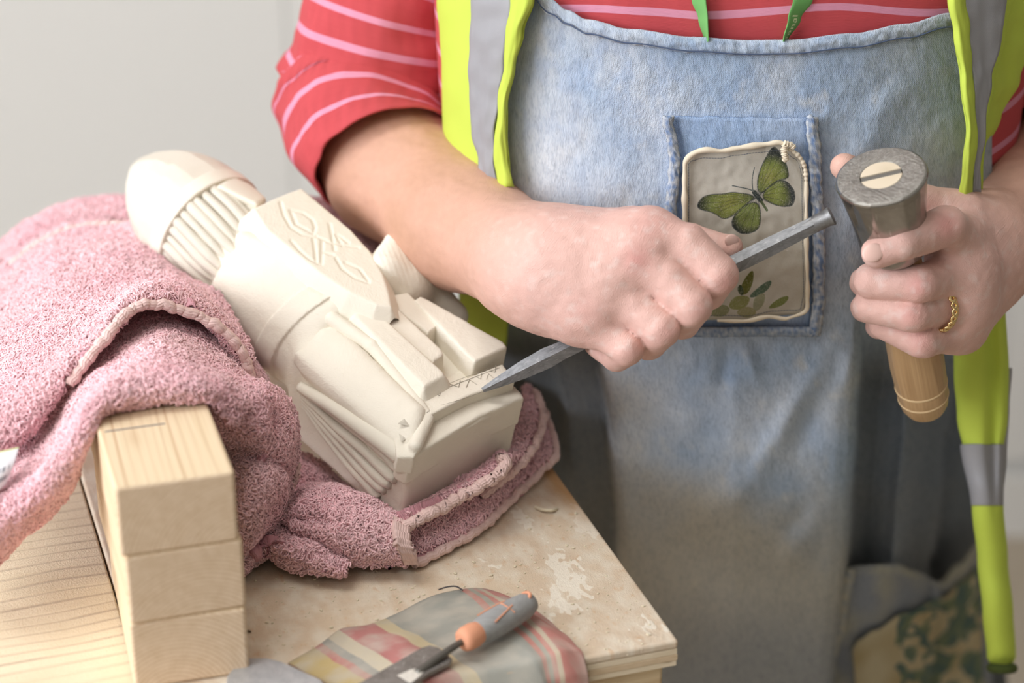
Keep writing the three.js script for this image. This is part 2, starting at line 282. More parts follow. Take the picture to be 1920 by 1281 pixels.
const rawBump = heightTex(1024, 1024, (u, v, x, y) => { const w = v * 46 + 0.8 * noise(u * 1.6, v * 5, 3) + 0.3 * noise(u * 8, v * 9, 1); return 0.75 - 0.5 * Math.pow(0.5 + 0.5 * Math.sin(w * 6.283), 9) + 0.2 * hash2(x, y); });
M.ply = std({ map: plyTop, bumpMap: plyBump, bumpScale: 0.0008, roughness: 0.9 });
M.rawBoard = std({ map: rawBoard, bumpMap: rawBump, bumpScale: 0.0012, roughness: 0.95 });
M.plyEdge = std({ map: colorTex(512, 64, (u, v) => { const f = noise(u * 70, v * 8) * 0.05 + noise(u * 12, v * 2, 4) * 0.05; const p = smoothstep(noise(u * 22, v * 3, 9), 0.38, 0.48); return mixc([0.80 + f, 0.68 + f, 0.50 + f], [0.34, 0.24, 0.14], p * 0.7); }), roughness: 0.9 });
M.plyEdgeDark = std({ map: colorTex(512, 64, (u, v) => { const f = noise(u * 90, v * 12) * 0.06; return [0.66 + f, 0.51 + f, 0.34 + f]; }), roughness: 0.9 });
M.railWood = std({ map: colorTex(1024, 256, (u, v) => { const w = v * 9 + 1.4 * noise(u * 2, v * 2, 5) + 0.4 * noise(u * 9, v * 3, 2), l = Math.pow(0.5 + 0.5 * Math.sin(w * 6.283), 3), f = noise(u * 30, v * 90) * 0.05; return mixc([0.70 + f, 0.55 + f, 0.35 + f], [0.48, 0.32, 0.17], l * 0.6); }), roughness: 0.75 });
{
  const t = thing('workbench', 'dusty plywood topped wooden workbench the statue lies on', 'workbench'); t.matrixAutoUpdate = true;
  benchMatrix.decompose(t.position, t.quaternion, t.scale);
  const split = 0.305, slabUV = (x0, x1, y0, y1, z0, z1, r, uvf) => { const g = new RoundedBoxGeometry(x1 - x0, y1 - y0, z1 - z0, 2, r); g.translate((x0 + x1) / 2, (y0 + y1) / 2, (z0 + z1) / 2); const p = g.attributes.position, uv = g.attributes.uv; for (let i = 0; i < p.count; i++) { const q = uvf(p.getX(i), p.getY(i), p.getZ(i)); uv.setXY(i, q[0], q[1]); } return g; };
  // the top sheet carries a worn, uneven front and right edge
  const top = slabUV(-split, 0, -0.006, 0, -BD, 0, 0.0022, (x, y, z) => [(x + split) / split * 0.985 + 0.01, -z / BD]);
  obj('plywood_panel', top, M.ply, t);
  const edgeUV = (x, y, z) => [(x - z) * 1.7, (y + 0.02) * 45];
  obj('plywood_layer', slabUV(-split, -0.0005, -0.0099, -0.0060, -BD, -0.0006, 0.0004, edgeUV), M.plyEdge, t);
  obj('plywood_layer', slabUV(-split, -0.0002, -0.0139, -0.0100, -BD, -0.0002, 0.0004, edgeUV), M.plyEdgeDark, t);
  obj('plywood_layer', slabUV(-split, -0.0006, -0.0179, -0.0140, -BD, -0.0007, 0.0005, edgeUV), M.plyEdge, t);
  obj('board', slabUV(-BW, -split - 0.0012, -0.018, -0.0012, -BD, 0, 0.0015, (x, y, z) => [x * 2.3, z * 2.0]), M.rawBoard, t);
  const railUV = (x, y, z) => [(x + z) * 2, y * 9];
  obj('front_rail', slabUV(-BW + 0.01, -0.006, -0.118, -0.0182, -0.045, -0.007, 0.003, railUV), M.railWood, t);
  obj('side_rail', slabUV(-0.044, -0.006, -0.118, -0.0182, -BD + 0.01, -0.0455, 0.003, railUV), M.railWood, t);
  obj('side_rail', slabUV(-BW + 0.01, -BW + 0.048, -0.118, -0.0182, -BD + 0.01, -0.0455, 0.003, railUV), M.railWood, t);
  for (const x of [-0.115, -BW + 0.05]) for (const z of [-0.046, -BD + 0.012]) obj('leg', slabUV(x, x + 0.07, -BENCH, -0.0182, z - 0.07, z, 0.004, railUV), M.railWood, t);
}
// ---------------------------------------------------------------- timbers: laid on one another, their sawn ends to the camera
const timberMats = [0, 1, 2].map((i) => ({ side: std({ map: pineSide(i * 1.7 + 0.4), roughness: 0.75 }), end: std({ map: pineEnd(i + 0.3, [0.35, 0.6, 1.05][i], [-0.25, -0.5, -0.35][i]), roughness: 0.85 }) }));
function timberGeometry(w, h, l, r = 0.0025) {
  const g = new RoundedBoxGeometry(w, h, l, 2, r), p = g.attributes.position, n = g.attributes.normal, uv = g.attributes.uv, sides = [], ends = [[], []];
  for (let i = 0; i < p.count; i += 3) { // one face direction per triangle
    const nz = Math.abs(n.getZ(i) + n.getZ(i + 1) + n.getZ(i + 2)), ny = Math.abs(n.getY(i) + n.getY(i + 1) + n.getY(i + 2));
    const isEnd = nz > 2.2;
    for (let k = i; k < i + 3; k++) { const x = p.getX(k), y = p.getY(k), z = p.getZ(k); if (isEnd) uv.setXY(k, x / w + 0.5, y / h + 0.5); else uv.setXY(k, ny > 1.5 ? x / w * 0.9 + 0.5 : y / h * 0.45 + 0.1, z / 0.42 + 0.3); }
    (isEnd ? ends[p.getZ(i) > 0 ? 0 : 1] : sides).push(i);
  }
  const pick = (list) => { const q = new THREE.BufferGeometry(); for (const a of ['position', 'normal', 'uv']) { const s = g.attributes[a], k = s.itemSize, out = new Float32Array(list.length * 3 * k); list.forEach((i, j) => out.set(s.array.subarray(i * k, (i + 3) * k), j * 3 * k)); q.setAttribute(a, new THREE.BufferAttribute(out, k)); } return q; };
  return [pick(sides), pick(ends[0]), pick(ends[1])];
}
{
  const W = 0.0655, H = 0.0435, LEN = 0.13, F = at(214, 916, planeDepth(916, 0.1315)), turn = AZ - 0.02;
  const e1 = V(-Math.sin(turn), 0, -Math.cos(turn)), e2 = V(Math.cos(turn), 0, -Math.sin(turn));
  const words = ['pale pine timber, lowest of the three stacked at the front left', 'pale pine timber, middle of the three stacked at the front left', 'pale pine timber with a pencil line, topmost of the stack by the pink towel'];
  for (let i = 0; i < 3; i++) {
    const sx = [0.0035, 0.0015, 0][i], sz = [0.001, 0.0005, 0][i];
    const c = F.clone().addScaledVector(e2, W / 2 + sx).addScaledVector(e1, LEN / 2 + sz); c.y = BENCH + 0.0003 + H * (i + 0.5) + i * 0.0003;
    const t = thing('timber', words[i], 'timber', c, 'stacked pine timbers'); t.rotation.y = turn + [-0.03, 0.01, 0][i];
    const [s, e, e2b] = timberGeometry(W, H, LEN);
    obj('long_face', s, timberMats[i].side, t); obj('end_grain', e, timberMats[i].end, t); obj('end_grain', e2b, timberMats[i].end, t);
    if (i === 2) { const pl = new THREE.BoxGeometry(0.034, 0.0004, 0.0012); pl.translate(-0.012, H / 2, LEN / 2 - 0.068); obj('pencil_line', pl, std({ color: 0x6b6a72, roughness: 0.6 }), t); }
  }
  // two more lie behind the statue; the arm's shade is put into their tint
  const shadeTintSide = std({ map: pineSide(5.3), color: new THREE.Color(0.45, 0.3, 0.2), roughness: 0.8 });
  for (let i = 0; i < 2; i++) {
    const c = benchPoint(0.07, 0.475).setY(BENCH + 0.022 + i * 0.0441);
    const t = thing('timber', ['timber tinted dark brown for shade behind the statue under the forearm, lower one', 'timber tinted dark brown for shade behind the statue under the forearm, upper one'][i], 'timber', c, 'brown timbers behind the statue'); t.rotation.y = AZ - 0.25 + i * 0.03;
    const [s, e, e2b] = timberGeometry(0.12, 0.0438, 0.07); obj('long_face', s, shadeTintSide, t); obj('end_grain', e, shadeTintSide, t); obj('end_grain', e2b, shadeTintSide, t);
  }
}
// ---------------------------------------------------------------- the carved statue; its own axes in millimetres: x across, y from the base to the helmet, z out of the face that looks up
const camAxes = [V(1, 0, 0), V(0, CP, -SP), V(0, SP, CP)];
const toWorldDir = (a) => V().addScaledVector(camAxes[0], a[0]).addScaledVector(camAxes[1], a[1]).addScaledVector(camAxes[2], a[2]);
const SU = toWorldDir([-0.68553673, 0.55962182, -0.4656853]), SW = toWorldDir([0.71005053, 0.3726263, -0.59747626]);
const SN = V().crossVectors(SW, SU).normalize();
const SO = (() => { const p = toWorldDir([-0.03174219, -0.07563188, -1.35587436]); return p.add(CAM); })();
const statueMatrix = new THREE.Matrix4().makeBasis(SW, SU, SN).setPosition(SO);
// where the sight line through a pixel meets the plane z (mm) of the statue's own axes -> [x, y]
function S(px, py, z) {
  const d = at(px, py, 1).sub(CAM), o = CAM.clone().sub(SO), t = (z / 1000 - o.dot(SN)) / d.dot(SN), p = o.addScaledVector(d, t);
  return [p.dot(SW) * 1000, p.dot(SU) * 1000];
}
const SX = (px, py, x) => { const d = at(px, py, 1).sub(CAM), o = CAM.clone().sub(SO), t = (x / 1000 - o.dot(SW)) / d.dot(SW), p = o.addScaledVector(d, t); return [p.dot(SU) * 1000, p.dot(SN) * 1000]; };
const SP2 = (z, ...list) => list.map(([a, b]) => S(a, b, z));
{
  const stone = std({ color: new THREE.Color(0.84, 0.78, 0.665), roughness: 0.92, bumpMap: stoneBump, bumpScale: 0.00022 });
  const graphite = std({ color: 0xa39b8b, roughness: 0.7 });
  const t = thing('statue', 'cream stone figure with helmet and kite shield lying on the pink towel', 'statue');
  statueMatrix.decompose(t.position, t.quaternion, t.scale);
  const part = (name, f, lo, hi, h = 1, label) => { const o = obj(name, solid(f, lo, hi, h, { scale: 0.001 }), stone, t); if (label) o.userData.label = label; return o; };
  const rough = (x, y, z, k = 1) => k * (0.35 * noise(x * 0.11, y * 0.11, z * 0.11) + 0.18 * noise(x * 0.35, y * 0.35, z * 0.35));
  const v = (x, y, z) => V(x, y, z);
  // --- base block, chipped along its front edge
  part('base', (x, y, z) => {
    const chip = 2.2 * Math.max(0, noise(x * 0.09 + 4, 1, z * 0.05)) + 1.2 * noise(x * 0.2, y * 0.1, z * 0.2);
    let d = box(x, y, z, [-0.5, 20, -1], [48.5, 21, 35], 4);
    d = Math.max(d, (z * 0.72 - y * 0.69) - 23 + chip);               // the broken-off front edge
        return d + rough(x, y, z, 0.9);
  }, [-54, -6, -40], [54, 44, 40]);
  // --- lower body: block with rounded corners
  part('body', (x, y, z) => {
    const w = 46.5 + 2 * smoothstep(y, 40, 0), blk = box(x + 0.5, y, z, [0, 66, -3], [w + 1, 50, 36], 8);
    // chest: a stout oval column leaning over the block
    const rr = 44 - 2.5 * smoothstep(y, 175, 215), q = Math.hypot(x / 1.03, (z - 9) / 0.97) - rr, col = smax(q, Math.abs(y - 160) - 54 + 4 * smoothstep(z, -10, 45), 14);
    let d = smin(blk, col, 12);
    // the belt, a raised flat band
    const s = y + 0.16 * z + 0.07 * x, band = Math.max(Math.abs(s - 141) - 8.5, q - 1.9, -x - 60); d = Math.min(d, Math.max(band, x - 10));
    // the fold of the cloak beside the shield
    d = smin(d, cap(x, y, z, v(-17, 207, 47), v(3, 128, 50), 4, 6), 9);
    d = smax(d, -cap(x, y, z, v(-26, 186, 51.5), v(-11, 131, 53.5), 0.3, 2.5), 3);
    // the recess in which the pleats hang
    const rec = ext(recess(x, y), z, 42, 90, 2); d = smax(d, -rec, 3);
    return d + rough(x, y, z, 0.8);
  }, [-58, 10, -44], [58, 222, 66]);
  function recess(x, y) { return -Math.min(200 - y, y + 20, 60 - x, x + 8 - (y - 60) * 0.02) ; }
  // --- the rounded robe over the front left corner
  const robePoly = poly2(SP2(42, [570, 655], [598, 612], [632, 603], [668, 640], [738, 712], [803, 772], [776, 838], [752, 842], [700, 790], [620, 715]));
  part('robe', (x, y, z) => {
    const a = robePoly(x, y), cx = -22 + (y - 60) * 0.02, top = 47 - ((x - cx) / 17) ** 2 * 4.5 - 3.5 * smoothstep(y, 75, 112);
    let d = smax(a, z - top, 9); d = smax(Math.max(d, 4 - z), -49.2 - x, 9);
    const zl = lerp(32, 23, clamp((y - 4) / 98, 0, 1)), side = ext(Math.max(-49.2 - x, x + 24, 8 - y, y - 112), z, zl - 1, 34, 3);
    d = smin(d, side, 9);
    return d + rough(x, y, z, 0.8);
  }, [-56, 6, -8], [12, 128, 56]);
  // a thin raised fold between the robe and the pleats
  part('fold', (x, y, z) => { const A = S(625, 588, 49), B = S(700, 640, 50), C = S(802, 765, 46); return smin(cap(x, y, z, v(A[0], A[1], 44), v(B[0], B[1], 45), 5, 4.6), cap(x, y, z, v(B[0], B[1], 45), v(C[0], C[1], 40), 4.6, 4), 2) + rough(x, y, z, 0.5); }, [-30, 15, 25], [30, 140, 60]);
  // --- the pleats, stepped
  const pleat = (z0, z1, pts, tilt) => { const p = poly2(SP2(z1, ...pts)), c = S(...pts[0], z1); part('pleat', (x, y, z) => smax(ext(p(x, y) - Math.max(0, z1 - z) * tilt, z, z0, z1, 1.3), -9 + 0 * x, 1) + rough(x, y, z, 0.5), [-40, 10, z0 - 10], [75, 150, z1 + 10]); };
  pleat(30, 51.5, [[664, 590], [796, 724], [832, 704], [830, 697], [700, 578], [684, 578]], 0.6);
  pleat(30, 48.8, [[684, 577], [812, 678], [832, 664], [828, 654], [735, 568], [705, 566]], 0.12);
  pleat(30, 46.2, [[735, 570], [803, 624], [824, 608], [818, 598], [765, 548], [740, 552]], 0.12);
  // --- the wedge at the lower right
  const wedge = poly2(SP2(50, [776, 556], [880, 672], [890, 681], [951, 653], [944, 642], [880, 603], [812, 560], [790, 548]));
  part('wedge', (x, y, z) => { const top = 51 - (y - 30) * 0.055; return smax(ext(wedge(x, y), z, 20, 60, 1.5), z - top, 2) + rough(x, y, z, 0.7); }, [-10, 5, 15], [90, 150, 60]);
  // --- hem: a flat band with pencilled triangles along the lower edge
  const hemPoly = poly2(SP2(43, [776, 748], [942, 682], [966, 714], [880, 742], [806, 780], [796, 765]));
  part('hem', (x, y, z) => ext(hemPoly(x, y), z + (y - 28) * 0.03, 18, 43, 1.2) + rough(x, y, z, 0.4), [-40, 0, 10], [80, 60, 50], 0.8);
  const wrap = poly2(SP2(42.5, [742, 806], [772, 778], [800, 764], [812, 782], [780, 842], [748, 838]));
  const wa = v(...S(806, 768, 40), 39), wb = v(...S(780, 832, 40), 38);
  part('hem', (x, y, z) => smin(ext(wrap(x, y), z, 20, 42.6 - Math.max(0, (-22 - x)) * 0.25, 1.2), cap(x, y, z, wa, wb, 4.2, 4.2), 3) + rough(x, y, z, 0.4), [-60, -8, 10], [30, 60, 50], 0.8);
  const ledge = poly2(SP2(36, [745, 842], [776, 842], [806, 785], [880, 748], [966, 718], [984, 742], [905, 775], [800, 838], [770, 856]));
  part('ledge', (x, y, z) => ext(ledge(x, y), z, 10, 34.5, 2) + rough(x, y, z, 0.9), [-60, -8, 4], [75, 60, 42]);
  // pencil marks: thin strokes that lie on the stone
  const stroke = (z, pts, r = 0.2) => { const q = pts.map(([a, b]) => { const s = S(a, b, z); return V(s[0] / 1000, s[1] / 1000, z / 1000); }); const g = tube(q, r / 1000, 10, 5); return g; };
  const zig = []; const hz = 43.4;
  const tri = (a, b, c) => { zig.push(stroke(hz, [a, [(a[0] + b[0]) / 2, (a[1] + b[1]) / 2], b]), stroke(hz, [b, [(b[0] + c[0]) / 2, (b[1] + c[1]) / 2], c])); };
  for (const [a, b, c] of [[[777, 753], [789, 761], [791, 746]], [[814, 736], [824, 742], [827, 730]], [[844, 720], [860, 726], [863, 713]], [[890, 705], [901, 711], [903, 700]], [[917, 696], [928, 698], [930, 683]], [[874, 727], [880, 712], [895, 722]], [[912, 712], [916, 701], [925, 709]]]) tri(a, b, c);
  for (const l of [[[780, 746], [850, 716], [938, 684]], [[786, 750], [856, 720], [936, 690]], [[828, 760], [868, 748], [902, 736]]]) zig.push(stroke(hz, l, 0.16));
  obj('pencil_mark', zig, graphite, t);
  // cut triangles: small sunk facets shown as their raised edges of stone
  const cut = (px, py, z, s, a) => { const c = S(px, py, z), g = new THREE.ConeGeometry(s, s * 0.13, 3, 1); g.rotateX(Math.PI / 2); g.rotateZ(a); g.translate(c[0], c[1], z); g.scale(0.001, 0.001, 0.001); return toCreasedNormals(g, 0.3); };
  for (const c of [[850, 742, 43, 4, 0.4], [812, 755, 43, 3, 0.9], [757, 792, 43, 4.2, 0.2], [756, 820, 38, 4.2, 1.0]]) obj('cut_triangle', cut(...c), stone, t);
  // --- the kite shield
  {
    const z1 = 60, sh = poly2(SP2(z1, [475, 391], [520, 370], [565, 353], [612, 393], [656, 430], [694, 472], [717, 512], [728, 545], [733, 574], [706, 571], [655, 548], [600, 512], [548, 470], [500, 430]));
    const lines = [[[526, 380], [532, 403], [546, 427], [567, 440], [593, 445]], [[545, 394], [567, 399], [585, 411], [591, 426], [588, 435]], [[545, 394], [555, 420], [587, 438]], [[587, 443], [591, 472], [593, 492]], [[546, 451], [561, 469], [578, 484], [598, 495]], [[618, 420], [623, 443], [627, 469]], [[593, 443], [619, 455], [671, 464]], [[633, 440], [653, 455]], [[630, 440], [642, 461]], [[630, 484], [642, 504], [665, 521], [691, 530]], [[647, 492], [674, 504], [691, 527]], [[603, 495], [604, 449]], [[604, 472], [624, 478]]];
    const caps = []; for (const l of lines) for (let i = 1; i < l.length; i++) { const a = S(...l[i - 1], z1), b = S(...l[i], z1); caps.push([v(a[0], a[1], z1 + 0.6), v(b[0], b[1], z1 + 0.6)]); }
    const lo = caps.reduce((m, c) => [Math.min(m[0], c[0].x, c[1].x), Math.min(m[1], c[0].y, c[1].y), Math.max(m[2], c[0].x, c[1].x), Math.max(m[3], c[0].y, c[1].y)], [999, 999, -999, -999]);
    part('shield', (x, y, z) => {
      const p = sh(x, y), slope = Math.max(0, z1 - z) * 0.62;
      let d = Math.max(p - slope, z - z1, z1 - 16 - z);
      d = d < -1.2 || d > 1.2 ? d : smax(smax(p - slope, z - z1, 1.4), z1 - 16 - z, 1);
      if (Math.abs(z - z1) < 4 && x > lo[0] - 5 && x < lo[2] + 5 && y > lo[1] - 5 && y < lo[3] + 5) { let g = 9; for (const c of caps) g = Math.min(g, cap(x, y, z, c[0], c[1], 1.35, 1.35)); d = smax(d, -g, 0.8); }
      return d + rough(x, y, z, 0.4);
    }, [-30, 85, 40], [60, 235, 64], 0.7);
  }
  // --- helmet with its rim
  {
    const prof = [[255, 41.2], [268, 42], [284, 41], [300, 37], [315, 30], [328, 21], [338, 11.5], [344, 4], [346, 0.5]], pts = [];
    for (let i = 0; i <= 60; i++) { const y = 262 + (346 - 262) * Math.pow(i / 60, 0.8); pts.push(new THREE.Vector2(Math.max(0.0001, table2(prof, y)) / 1000, y / 1000)); }
    function table2(tb, x) { const n = tb.length - 1; for (let i = 0; i < n; i++) if (x <= tb[i + 1][0]) { const k = (x - tb[i][0]) / (tb[i + 1][0] - tb[i][0]), g = (j) => tb[clamp(j, 0, n)][1]; return cr(g(i - 1), g(i), g(i + 1), g(i + 2), k); } return 0; }
    pts.unshift(new THREE.Vector2(0.030, 0.262));
    const g = new THREE.LatheGeometry(pts, 96); g.translate(0, 0, 0.0105); obj('helmet', toCreasedNormals(g, 0.9), stone, t);
    part('helmet_rim', (x, y, z) => { const q = Math.hypot(x, z - 10.5), s = y + 0.05 * z; return ext(Math.max(q - 43.1, 30 - q), s, 259.5, 271.5, 0.9) + rough(x, y, z, 0.4); }, [-50, 246, -40], [50, 280, 60]);
  }
  // --- neck and the long strands of hair below the rim
  part('neck', (x, y, z) => smax(Math.hypot(x, z - 10) - (37.5 - 4 * smoothstep(y, 235, 212)), Math.abs(y - 234) - 30, 3) + rough(x, y, z, 0.5), [-42, 200, -32], [42, 268, 52]);
  for (let k = 0; k < 17; k++) {
    const a0 = -0.42 + k * 0.172, wob = (k % 3 - 1) * 0.02;
    const P = (y, r, da) => v(-Math.sin(a0 + da + wob) * r / 1000, y / 1000, (10 + Math.cos(a0 + da) * r) / 1000);
    const L0 = 210 + 3 * Math.sin(k * 1.9), bend = 0.05 + 0.16 * smoothstep(k, 3, 12);
    obj('hair_strand', taperTube([P(263, 37.8, -0.02), P(250, 38.3, 0), P(234, 37.6, bend * 0.3), P(221, 35.2, bend * 0.7), P(L0, 31, bend * 1.25)], (s) => (3.5 + 0.7 * Math.sin(k * 2.4) - 1.1 * smoothstep(s, 0.7, 1) + 0.25 * Math.sin(s * 7 + k)) / 1000, 22, 12), stone, t);
  }
  // the flat cheek guard beside the hair
  const cheek = poly2(SP2(46, [405, 364], [440, 342], [470, 345], [500, 372], [480, 398], [452, 386]));
  part('cheek_guard', (x, y, z) => smax(ext(cheek(x, y), z, 20, 60, 1), Math.hypot(x, z - 10) - 43.6, 2) + rough(x, y, z, 0.4), [-15, 215, 15], [60, 285, 60]);
  // --- the fanned tail on the near side
  {
    const A = SX(568, 722, -48), ends = [[767, 860], [757, 878], [748, 894], [737, 908], [727, 921], [715, 932]];
    ends.forEach(([px, py], k) => {
      const e = SX(px, py, -48), y0 = A[0] - k * 1.0, z0 = A[1] - 1 - k * 2.7, p = [];
      for (let i = 0; i <= 6; i++) { const s = i / 6, w = Math.sin(s * 9 + k * 1.3) * 1.7 * s * (k ? 1 : 0.4); p.push(v((-49.6 - (k === 0 ? 1.2 : 0.3) * Math.sin(s * 3.1)) / 1000, lerp(y0, e[0], s) / 1000, (lerp(z0, e[1], s) + w - 3.5 * Math.sin(s * 3.14) * (k < 2 ? -1 : 0.3)) / 1000)); }
      obj('tail_strand', taperTube(p, (s) => (k === 0 ? 3.8 + 3.4 * s : 2.0 + 2.5 * s + 0.3 * Math.sin(s * 12 + k)) / 1000 * (s > 0.97 ? 0.8 : 1), 40, 12), stone, t);
    });
  }
  // --- the animal's head at the far side: ear, mane, muzzle
  {
    const p = (px, py, z) => { const s = S(px, py, z); return v(s[0], s[1], z); };
    const ear0 = p(726, 505, 50), ear1 = p(739, 457, 56), hd = p(754, 528, 36), nk = p(700, 540, 20), mz0 = p(800, 555, 22), mz1 = p(850, 592, 14);
    part('animal_head', (x, y, z) => {
      let d = ell(x, y, z, hd, v(24, 22, 22)); d = smin(d, cap(x, y, z, nk, hd, 22, 20), 10); d = smin(d, cap(x, y, z, ear0, ear1, 14.5, 7.5), 7); d = smin(d, cap(x, y, z, mz0, mz1, 15, 10), 6);
      d = smin(d, cap(x, y, z, hd, mz0, 14, 12), 5);
      const m = Math.abs(Math.sin((x * 0.75 - y * 0.35 + z * 0.3) * 1.1)); d += 0.45 * (1 - m) * smoothstep(Math.hypot(x - hd.x, y - hd.y), 32, 20);
      return d + rough(x, y, z, 0.8);
    }, [0, 60, -30], [150, 230, 85], 1.2);
  }
}
// ---------------------------------------------------------------- the pink terry towel: folds of one cloth, its hems, its loops
{
  const t = thing('towel', 'crumpled pink terry towel under the stone statue, draped over the timbers', 'towel');
  const terry = std({ color: lin('#dba3ad'), roughness: 1, sheen: 0.4, sheenColor: lin('#f0c8ce'), sheenRoughness: 0.8, bumpMap: heightTex(256, 256, (u, v, x, y) => 0.5 + 0.5 * wrapNoise(u, v, 40) + 0.3 * (hash2(x, y) - 0.5), [28, 28]), bumpScale: 0.0012 });
  const hemM = std({ color: lin('#ecccc6'), roughness: 1, bumpMap: heightTex(256, 256, (u, v) => 0.5 + 0.4 * Math.sin(u * 6.283 * 40) * (0.5 + 0.5 * wrapNoise(u, v, 12)), [14, 14]), bumpScale: 0.0006 });
  const folds = [];
  const G = (...rows) => rows.map((r) => r.map(([x, y, d]) => at(x, y, d)));
  const GB = (...rows) => rows.map((r) => r.map(([x, y, h]) => onBench(x, y, h)));
  const add = (rows, nu, nv, o = {}) => {
    const k = folds.length * 7.3, amp = o.amp ?? 0.003, s = o.s ?? 26, ex = o.extra;
    const sf = surf(rows), g = sheet((u, v) => { const p = sf(u, v); p.y = Math.max(p.y, BENCH + 0.0075); return p; }, nu, nv, { thick: 0.005, face: o.face, flip: o.flip, disp: (u, v, p) => amp * (fbm(p.x * s + k, p.y * s, p.z * s, 3) * 1.6) + 0.0007 * noise(p.x * 190, p.y * 190, p.z * 190) + (ex ? ex(u, v) : 0) });
    g.userData.skip = o.skip; folds.push(g); return g;
  };
  const bump = (u, v, cu, cv, ru, rv, h) => h * Math.exp(-(((u - cu) / ru) ** 2) - ((v - cv) / rv) ** 2);
  // far fold behind the helmet
  add(G([[-60, 520, 1.56], [40, 425, 1.58], [130, 383, 1.58], [200, 373, 1.575], [285, 372, 1.56]], [[-60, 560, 1.53], [50, 455, 1.545], [135, 412, 1.545], [205, 402, 1.54], [290, 405, 1.53]], [[-60, 640, 1.53], [60, 530, 1.55], [140, 470, 1.55], [210, 450, 1.55], [290, 460, 1.54]]), 60, 24);
  // the wide drape, from the far ridge to its scalloped hem
  const D = [
    [[-60, 570, 1.52], [20, 490, 1.53], [75, 452, 1.53], [130, 428, 1.53], [180, 420, 1.525], [225, 418, 1.51], [268, 422, 1.49]],
    [[-60, 650, 1.41], [40, 570, 1.42], [105, 520, 1.43], [170, 490, 1.44], [230, 478, 1.445], [280, 480, 1.45], [318, 498, 1.452]],
    [[-60, 730, 1.32], [50, 650, 1.33], [125, 595, 1.35], [195, 560, 1.365], [262, 535, 1.38], [330, 530, 1.395], [404, 558, 1.405]],
    [[-60, 800, 1.255], [55, 735, 1.262], [130, 660, 1.285], [200, 598, 1.305], [270, 545, 1.325], [365, 558, 1.345], [458, 636, 1.362]],
    [[-60, 835, 1.238], [52, 785, 1.246], [130, 695, 1.268], [196, 622, 1.286], [266, 560, 1.306], [374, 580, 1.325], [470, 690, 1.342]],
    [[-60, 870, 1.24], [50, 815, 1.25], [130, 715, 1.27], [195, 638, 1.287], [266, 572, 1.308], [380, 597, 1.327], [472, 722, 1.347]]];
  add(G(...D), 130, 90, { amp: 0.0035, s: 22 });
  const hemPts = [];
  const hemLine = (pts, r, name, wob = 0.0012) => { const c = new THREE.CatmullRomCurve3(pts), n = 160, q = []; for (let i = 0; i <= 70; i++) hemPts.push(c.getPointAt(i / 70)); for (let i = 0; i <= n; i++) { const p = c.getPointAt(i / n); q.push(p.add(V(noise(i * 0.35, 1) * wob, noise(i * 0.37, 5) * wob * 1.6, noise(i * 0.31, 9) * wob))); } return taperTube(q, (s) => r * (0.95 + 0.08 * Math.sin(s * n * 0.4 + 2 * noise(s * 20, 3))), n, 10); };
  const hems = [];
  hems.push(hemLine([[128, 722, 1.266], [160, 680, 1.272], [195, 640, 1.28], [232, 592, 1.292], [268, 572, 1.30], [330, 578, 1.312], [380, 598, 1.32], [430, 630, 1.328], [460, 672, 1.335], [472, 722, 1.342]].map((p) => at(...p)), 0.0036));
  hems.push(hemLine([[20, 496, 1.515], [75, 456, 1.515], [130, 431, 1.515], [180, 422, 1.515], [245, 420, 1.505]].map((p) => at(...p)), 0.003));
  // the layer inside the hollow that comes down over the timbers, its tail hanging to the bench at the left
  add(G([[-60, 850, 1.30], [60, 785, 1.31], [135, 680, 1.33], [205, 600, 1.365], [285, 530, 1.425], [400, 545, 1.45], [490, 660, 1.44]],
    [[-50, 940, 1.235], [70, 865, 1.24], [155, 755, 1.252], [235, 680, 1.272], [318, 640, 1.30], [408, 672, 1.325], [492, 735, 1.345]],
    [[-45, 990, 1.222], [60, 915, 1.216], [142, 815, 1.214], [205, 722, 1.225], [298, 688, 1.245], [402, 702, 1.268], [480, 745, 1.295]],
    [[-40, 1045, 1.235], [50, 960, 1.222], [133, 875, 1.216], [182, 765, 1.213], [280, 728, 1.222], [395, 730, 1.235], [462, 765, 1.262]],
    [[-30, 1095, 1.275], [42, 1000, 1.262], [125, 918, 1.252], [168, 792, 1.229], [270, 757, 1.231], [385, 750, 1.236], [440, 800, 1.25]]), 120, 70, { amp: 0.0045, s: 24 });
  // the lobe that falls beside the timbers
  add(G([[360, 735, 1.262], [430, 722, 1.28], [480, 722, 1.305], [525, 733, 1.33], [550, 775, 1.355]],
    [[375, 770, 1.262], [438, 752, 1.262], [490, 752, 1.28], [530, 775, 1.308], [553, 815, 1.345]],
    [[390, 815, 1.285], [445, 800, 1.272], [496, 800, 1.277], [534, 818, 1.302], [553, 850, 1.345]],
    [[400, 855, 1.30], [450, 848, 1.292], [500, 850, 1.288], [532, 866, 1.305], [550, 890, 1.345]],
    [[420, 930, 1.305], [460, 915, 1.276], [500, 912, 1.281], [526, 925, 1.305], [540, 945, 1.345]],
    [[430, 1010, 1.31], [452, 995, 1.285], [476, 985, 1.289], [502, 975, 1.31], [520, 985, 1.345]],
    [[430, 1060, 1.325], [448, 1050, 1.315], [462, 1035, 1.315], [482, 1010, 1.33], [500, 1000, 1.355]]), 70, 100, { amp: 0.004, s: 28, extra: (u, v) => bump(u, v, 0.5, 0.52, 0.4, 0.035, -0.009) + bump(u, v, 0.62, 0.3, 0.09, 0.14, -0.006) });
  hems.push(hemLine([[548, 850, 1.35], [556, 880, 1.345], [548, 910, 1.345], [530, 935, 1.345], [518, 960, 1.34]].map((p) => at(...p)), 0.0028));
